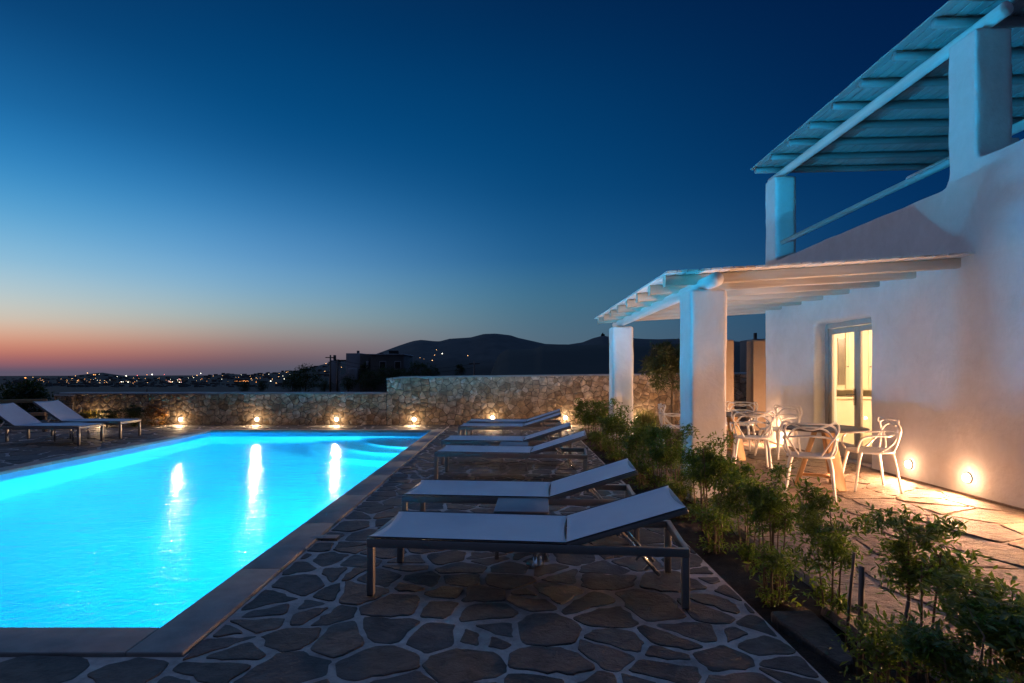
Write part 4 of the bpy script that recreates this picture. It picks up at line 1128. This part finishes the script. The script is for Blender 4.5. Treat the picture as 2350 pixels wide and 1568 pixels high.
# ------------------------------------------------------------------ world
w = bpy.data.worlds.new('World'); SC.world = w; w.use_nodes = True; t = w.node_tree; t.nodes.clear()
def N(typ, **kw):
    n = t.nodes.new(typ)
    for k, v in kw.items(): setattr(n, k, v)
    return n
def srgb(c): return tuple(((v/255)/12.92 if v/255 <= .04045 else ((v/255+.055)/1.055)**2.4) for v in c)
tc = N('ShaderNodeTexCoord'); sp = N('ShaderNodeSeparateXYZ'); t.links.new(tc.outputs['Generated'], sp.inputs[0])
def math_(op, a, b=None):
    n = N('ShaderNodeMath', operation=op)
    for i, v in enumerate((a, b)):
        if v is None: continue
        if hasattr(v, 'is_linked'): t.links.new(v, n.inputs[i])
        else: n.inputs[i].default_value = v
    return n.outputs[0]
# elevation as sine, stretched near the horizon
el = math_('ARCSINE', sp.outputs[2]); elf = math_('DIVIDE', el, R(60)); 
az = math_('ARCTAN2', sp.outputs[0], sp.outputs[1])      # 0 = straight ahead, negative = left
def vramp(stops):
    n = N('ShaderNodeValToRGB'); n.color_ramp.interpolation = 'B_SPLINE'
    e = n.color_ramp.elements
    while len(e) < len(stops): e.new(.5)
    for k, (d, c) in enumerate(stops):
        e[k].position = d/60; e[k].color = (*c, 1)
    t.links.new(elf, n.inputs[0]); return n.outputs[0]
S = srgb
def L_(c, k): return tuple(v*k for v in S(c))
# elevations in degrees at each azimuth
Z60 = (60, S((118,158,222)))
rampL = vramp([(0,S((85,85,105))),(.5,S((130,90,108))),(1.5,S((200,118,100))),(2.7,S((226,165,135))),(4.1,S((214,203,184))),(6.1,S((185,205,210))),(8.5,S((142,192,220))),(12,S((86,166,214))),(15.8,S((44,132,194))),(19.8,S((26,104,164))),(26,S((8,64,116))),(35,S((4,40,80))),Z60])
rampM = vramp([(0,S((84,84,102))),(.65,S((92,84,100))),(1.85,S((140,104,106))),(3.3,S((162,144,138))),(5.1,S((156,176,176))),(7.5,S((126,173,203))),(10.4,S((96,156,205))),(14.6,S((50,126,184))),(19.3,S((14,88,146))),(24,S((4,74,128))),(30,S((1,58,108))),(38,S((2,40,80))),Z60])
rampC = vramp([(0,S((90,100,115))),(2.5,S((92,112,126))),(5.6,S((76,116,138))),(8.2,S((64,116,146))),(11.3,S((34,99,150))),(17.4,S((6,75,128))),(25.8,S((1,60,110))),(33,S((1,42,86))),(42,S((4,32,70))),Z60])
rampR = vramp([(0,S((24,62,94))),(4,S((18,62,98))),(8,S((8,56,98))),(12,S((3,50,98))),(18,S((1,40,86))),(25,S((1,30,72))),(33,S((1,24,64))),(42,S((6,24,60))),Z60])
def mapr(v, a, b):
    n = N('ShaderNodeMapRange', interpolation_type='SMOOTHSTEP'); t.links.new(v, n.inputs[0]); n.inputs[1].default_value = a; n.inputs[2].default_value = b; return n.outputs[0]
def mapl(v, a, b):
    n = N('ShaderNodeMapRange'); t.links.new(v, n.inputs[0]); n.inputs[1].default_value = a; n.inputs[2].default_value = b; return n.outputs[0]
def mixc(a, b, f):
    n = N('ShaderNodeMix', data_type='RGBA'); t.links.new(f, n.inputs[0]); t.links.new(a, n.inputs[6]); t.links.new(b, n.inputs[7]); return n.outputs[2]
rampG = vramp([(0,(.5,.2,.13)),(4,(1.0,.48,.28)),(9,(.7,.48,.42)),(16,(.22,.32,.48)),(28,(.04,.14,.32)),(42,(.01,.06,.17)),Z60])
c = mixc(rampG, rampL, mapr(az, R(-72), R(-47)))
c = mixc(c, rampM, mapr(az, R(-48), R(-20))); c = mixc(c, rampC, mapr(az, R(-32), R(6))); c = mixc(c, rampR, mapr(az, R(-8), R(42)))
# the sky behind the camera: dim violet dusk
back = N('ShaderNodeRGB'); back.outputs[0].default_value = (.018,.026,.055,1)
c = mixc(c, back.outputs[0], mapr(math_('MULTIPLY', sp.outputs[1], -1.0), -.25, .5))
bg = N('ShaderNodeBackground'); t.links.new(c, bg.inputs[0]); bg.inputs[1].default_value = 1.0
wo = N('ShaderNodeOutputWorld'); t.links.new(bg.outputs[0], wo.inputs[0])

# ------------------------------------------------------------------ camera and render
cd = bpy.data.cameras.new('camera'); cam = bpy.data.objects.new('camera', cd); COL.objects.link(cam); SC.camera = cam
cam.location = (0, 0, H); cam.rotation_euler = (R(90), 0, 0)
cd.lens = 20; cd.sensor_width = 36; cd.shift_y = 70/2349; cd.shift_x = 1.5/2349; cd.clip_end = 30000; cd.clip_start = .05
SC.view_settings.view_transform = 'Standard'; SC.view_settings.look = 'None'; SC.view_settings.gamma = 1
SC.view_settings.exposure = 0
cy = SC.cycles
cy.use_denoising = True
cy.max_bounces = 10; cy.diffuse_bounces = 4; cy.transmission_bounces = 8; cy.transparent_max_bounces = 12
cy.sample_clamp_indirect = 12; cy.caustics_refractive = True; cy.caustics_reflective = False
cy.blur_glossy = .3

for o in SC.objects:
    if o.type == 'MESH':
        r_ = o
        while r_.parent: r_ = r_.parent
        if r_.name.split('.')[0] in ('villa', 'pergola', 'roof_pergola', 'handrail', 'stone_wall'): o.cycles.is_caustics_receiver = True
